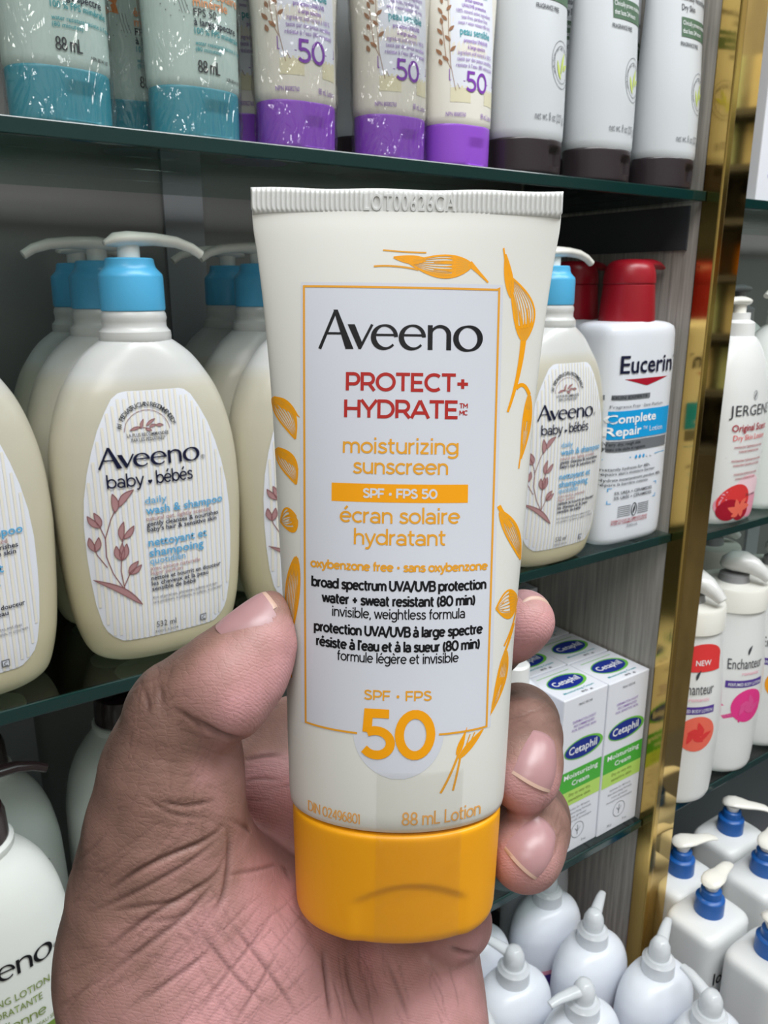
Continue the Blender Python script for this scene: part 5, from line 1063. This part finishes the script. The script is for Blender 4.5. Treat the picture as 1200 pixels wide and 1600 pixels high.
# pigment: brown on the back of the hand, rosy on the palm and finger pads
PIG = [((213, 1080, .165), 0), ((200, 1180, .167), 0), ((140, 1300, .172), 0), ((110, 1450, .180), .05), ((115, 1600, .185), .1), ((280, 1020, .166), .05), ((345, 990, .166), .15), ((420, 930, .166), .35), ((250, 1130, .160), .25), ((270, 1220, .158), .42), ((330, 1200, .160), .7),
       ((330, 1070, .156), .6), ((380, 1100, .153), 1), ((430, 1050, .160), 1), ((410, 1000, .160), .75), ((200, 1350, .162), .35), ((280, 1340, .160), .55), ((220, 1480, .160), .55), ((300, 1480, .162), .85), ((200, 1590, .162), .65), ((330, 1580, .165), 1), ((420, 1450, .174), 1), ((450, 1580, .176), .9), ((420, 1230, .200), .9), ((400, 1130, .212), .35),
       ((560, 1540, .195), .85), ((680, 1560, .185), .9), ((740, 1450, .198), .85), ((830, 930, .190), .7), ((835, 980, .187), 1), ((820, 1005, .187), 1), ((815, 1082, .205), 0), ((860, 1110, .205), 0), ((880, 1180, .198), .1), ((800, 1140, .190), .25), ((840, 1240, .178), .8), ((820, 1262, .180), .9), ((885, 1240, .205), .05), ((890, 1300, .200), .1), ((850, 1285, .190), .35), ((870, 1350, .188), .5), ((800, 1360, .178), .85), ((830, 1385, .183), .85), ((790, 1290, .190), .45),
       ((500, 1350, .25), 0), ((600, 1250, .25), 0), ((560, 1600, .245), 0), ((700, 1300, .245), 0), ((350, 1500, .230), 0)]
pc = np.array([Q(*p[0]) for p in PIG]); pw = np.array([p[1] for p in PIG])
num = np.zeros(len(hv)); den = np.zeros(len(hv))
for c_, w_ in zip(pc, pw):
    k = 1/(((hv-c_)**2).sum(1)+6e-6)**1.6; num += k*w_; den += k
pig = num/den
wr = CAM @ Q(480, 1900, .200)
hand = mesh_obj('human_hand', [CAM @ Vector(p)-wr for p in hv], [tuple(int(i) for i in q) for q in hf], None, None, True); hand.location = wr
tag(hand, 'left hand with brown skin gripping the yellow-capped sunscreen tube, thumb on its left edge', 'hand')
at = hand.data.color_attributes.new('pigment_crease_shade', 'FLOAT_COLOR', 'POINT')
at.data.foreach_set('color', np.stack([pig, fold, np.zeros_like(pig), np.ones_like(pig)], 1).astype(np.float32).ravel())  # second channel darkens the creases: deeper pigment plus painted fold shade
def skin_mat():
    m = mat('brown_skin', (130, 92, 80), .5, spec=.4, sss=.12); b = BS(m); b.inputs['Subsurface Radius'].default_value = (.012, .005, .003); b.inputs['Subsurface Scale'].default_value = .25
    a = N(m, 'ShaderNodeAttribute', attribute_name='pigment_crease_shade'); sp = N(m, 'ShaderNodeSeparateColor'); LK(m, a.outputs['Color'], sp.inputs[0])
    tc = N(m, 'ShaderNodeTexCoord'); n1 = N(m, 'ShaderNodeTexNoise'); n1.inputs['Scale'].default_value = 130; n1.inputs['Detail'].default_value = 6; LK(m, tc.outputs['Object'], n1.inputs['Vector'])
    ad = N(m, 'ShaderNodeMath', operation='MULTIPLY_ADD'); ad.inputs[1].default_value = .55; ad.inputs[2].default_value = -.275; LK(m, n1.outputs[0], ad.inputs[0])
    s2 = N(m, 'ShaderNodeMath', operation='ADD'); LK(m, ad.outputs[0], s2.inputs[0]); LK(m, sp.outputs[0], s2.inputs[1])
    r = N(m, 'ShaderNodeValToRGB'); e = r.color_ramp.elements; e[0].position = .0; e[0].color = (*lin(SKIN[0]), 1); e[1].position = 1; e[1].color = (*lin(SKIN[2]), 1); k = e.new(.5); k.color = (*lin(SKIN[1]), 1); LK(m, s2.outputs[0], r.inputs[0])
    mx = N(m, 'ShaderNodeMix'); mx.data_type = 'RGBA'; mx.inputs[7].default_value = (*lin(SKIN[3]), 1); mu = N(m, 'ShaderNodeMath', operation='MULTIPLY'); mu.inputs[1].default_value = .55; LK(m, sp.outputs[1], mu.inputs[0]); LK(m, mu.outputs[0], mx.inputs[0]); LK(m, r.outputs[0], mx.inputs[6]); LK(m, mx.outputs[2], b.inputs['Base Color'])  # mixes the painted crease shade into the skin colour
    # fine skin lines
    def lines(scale, rot, stretch):
        mp = N(m, 'ShaderNodeMapping'); mp.inputs['Rotation'].default_value = rot; mp.inputs['Scale'].default_value = stretch; LK(m, tc.outputs['Object'], mp.inputs['Vector'])
        v = N(m, 'ShaderNodeTexVoronoi'); v.feature = 'DISTANCE_TO_EDGE'; v.inputs['Scale'].default_value = scale; LK(m, mp.outputs[0], v.inputs['Vector'])
        q = N(m, 'ShaderNodeMath', operation='MULTIPLY'); q.inputs[1].default_value = 9; q.use_clamp = True; LK(m, v.outputs[0], q.inputs[0]); return q
    nz = N(m, 'ShaderNodeTexNoise'); nz.inputs['Scale'].default_value = 60; nz.inputs['Detail'].default_value = 2; LK(m, tc.outputs['Object'], nz.inputs['Vector'])
    v1 = lines(760, (0, .5, .8), (1, .5, 1)); v2 = lines(300, (.4, 0, -.6), (1, .3, 1)); n2 = N(m, 'ShaderNodeTexNoise'); n2.inputs['Scale'].default_value = 1100; n2.inputs['Detail'].default_value = 5; LK(m, tc.outputs['Object'], n2.inputs['Vector'])
    wv = N(m, 'ShaderNodeTexWave'); wv.bands_direction = 'DIAGONAL'; wv.inputs['Scale'].default_value = 620; wv.inputs['Distortion'].default_value = 5; wv.inputs['Detail'].default_value = 1; wv.inputs['Detail Scale'].default_value = .25; LK(m, tc.outputs['Object'], wv.inputs['Vector'])
    wm = N(m, 'ShaderNodeMath', operation='MULTIPLY'); wq = N(m, 'ShaderNodeMath', operation='MULTIPLY'); wq.inputs[1].default_value = .38; LK(m, wv.outputs[1], wq.inputs[0]); LK(m, wq.outputs[0], wm.inputs[0]); LK(m, sp.outputs[0], wm.inputs[1])
    vm = N(m, 'ShaderNodeMath', operation='MULTIPLY'); LK(m, v2.outputs[0], vm.inputs[0]); LK(m, nz.outputs[0], vm.inputs[1])
    s3 = N(m, 'ShaderNodeMath', operation='MULTIPLY_ADD'); s3.inputs[1].default_value = .7; LK(m, vm.outputs[0], s3.inputs[0]); LK(m, wm.outputs[0], s3.inputs[2]); s4 = N(m, 'ShaderNodeMath', operation='ADD'); LK(m, s3.outputs[0], s4.inputs[0]); LK(m, n2.outputs[0], s4.inputs[1]); s5 = N(m, 'ShaderNodeMath', operation='MULTIPLY_ADD'); s5.inputs[1].default_value = .45; LK(m, v1.outputs[0], s5.inputs[0]); LK(m, s4.outputs[0], s5.inputs[2])
    bp = N(m, 'ShaderNodeBump'); bp.inputs['Strength'].default_value = .5; bp.inputs['Distance'].default_value = .00013; LK(m, s5.outputs[0], bp.inputs['Height']); LK(m, bp.outputs[0], b.inputs['Normal'])
    return m
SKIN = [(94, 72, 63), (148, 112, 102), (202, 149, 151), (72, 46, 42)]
hand.data.materials.append(skin_mat())
# nails follow the skin below them
M_nail = mat('fingernail', (168, 128, 130), .34, spec=.5, sss=.1); M_tip = mat('nail_edge', (196, 164, 148), .4)
bvh = BVHTree.FromPolygons([tuple(p) for p in hv], [tuple(int(i) for i in q) for q in hf])
def nail(center, along, normal, L_, W_, bow=.3, thick=.00045, name='fingernail'):
    c, n = Vector(center), Vector(normal).normalized(); a = Vector(along); a = (a-n*a.dot(n)).normalized(); s = a.cross(n); ni, nj = 14, 12; V = []; ok = True
    for j in range(nj+1):
        t = j/nj
        for i in range(ni+1):
            q = -1+2*i/ni; wq = W_*(.80+.2*math.sin(PI*min(1, t*1.2)*.5))*(1-.25*(1-t)**3)
            ell = (t-.5)*L_+(-bow*W_*(1-q*q)*.5*(1-t)*1.0*-1 if False else 0)+(bow*W_*(1-q*q)*.55*t) - (bow*W_*(1-q*q)*.5*(1-t))
            p = c+a*ell+s*(q*wq); hit = bvh.ray_cast(p+n*.012, -n, .018)
            z = hit[0] if hit[0] is not None else bvh.find_nearest(p)[0]; e = min(1, 3*(1-abs(q)), 5*t+.15, 1)
            V.append(z+n*(thick*(e-.35)+.00030*(1-q*q)))
    m = ni+1; Fc = [(j*m+i, j*m+i+1, (j+1)*m+i+1, (j+1)*m+i) for j in range(nj) for i in range(ni)]
    mi = [1 if j >= nj-1 else 0 for j in range(nj) for i in range(ni)]
    V = relax(np.array([tuple(p) for p in V]), np.array(Fc), 2, .35); o = len(V)
    V2 = list(V)+[tuple(Vector(p)-n*.0011) for p in V]; Fb = [tuple(k+o for k in q[::-1]) for q in Fc]
    bd = [(i, i+1) for i in range(ni)]+[(nj*m+i+1, nj*m+i) for i in range(ni)]+[((j+1)*m, j*m) for j in range(nj)]+[(j*m+ni, (j+1)*m+ni) for j in range(nj)]
    Fs = [(b_, a_, a_+o, b_+o) for a_, b_ in bd]
    ob = mesh_obj(name, [CAM @ Vector(p)-wr for p in V2], Fc+Fb+Fs, [M_nail, M_tip], hand, True, mi+mi+[1]*len(Fs)); bm = bmesh.new(); bm.from_mesh(ob.data); bmesh.ops.recalc_face_normals(bm, faces=bm.faces); bm.to_mesh(ob.data); bm.free(); sharp(ob, 60); return ob
nail(Q(386, 964, .1620), Q(430, 932, .1665)-Q(346, 990, .1655), (-.58, .70, .42), .0112, .0052)
nail(Q(841, 1186, .1830), Q(833, 1225, .178)-Q(852, 1140, .187), (.25, .28, .93), .0118, .0054, .35)
nail(Q(832, 1318, .1820), Q(815, 1352, .177)-Q(850, 1286, .186), (.20, .22, .95), .0112, .0052, .35)
nail(Q(828, 925, .1950), Q(846, 932, .190)-Q(812, 926, .199), (.05, .95, -.15), .0070, .0045)
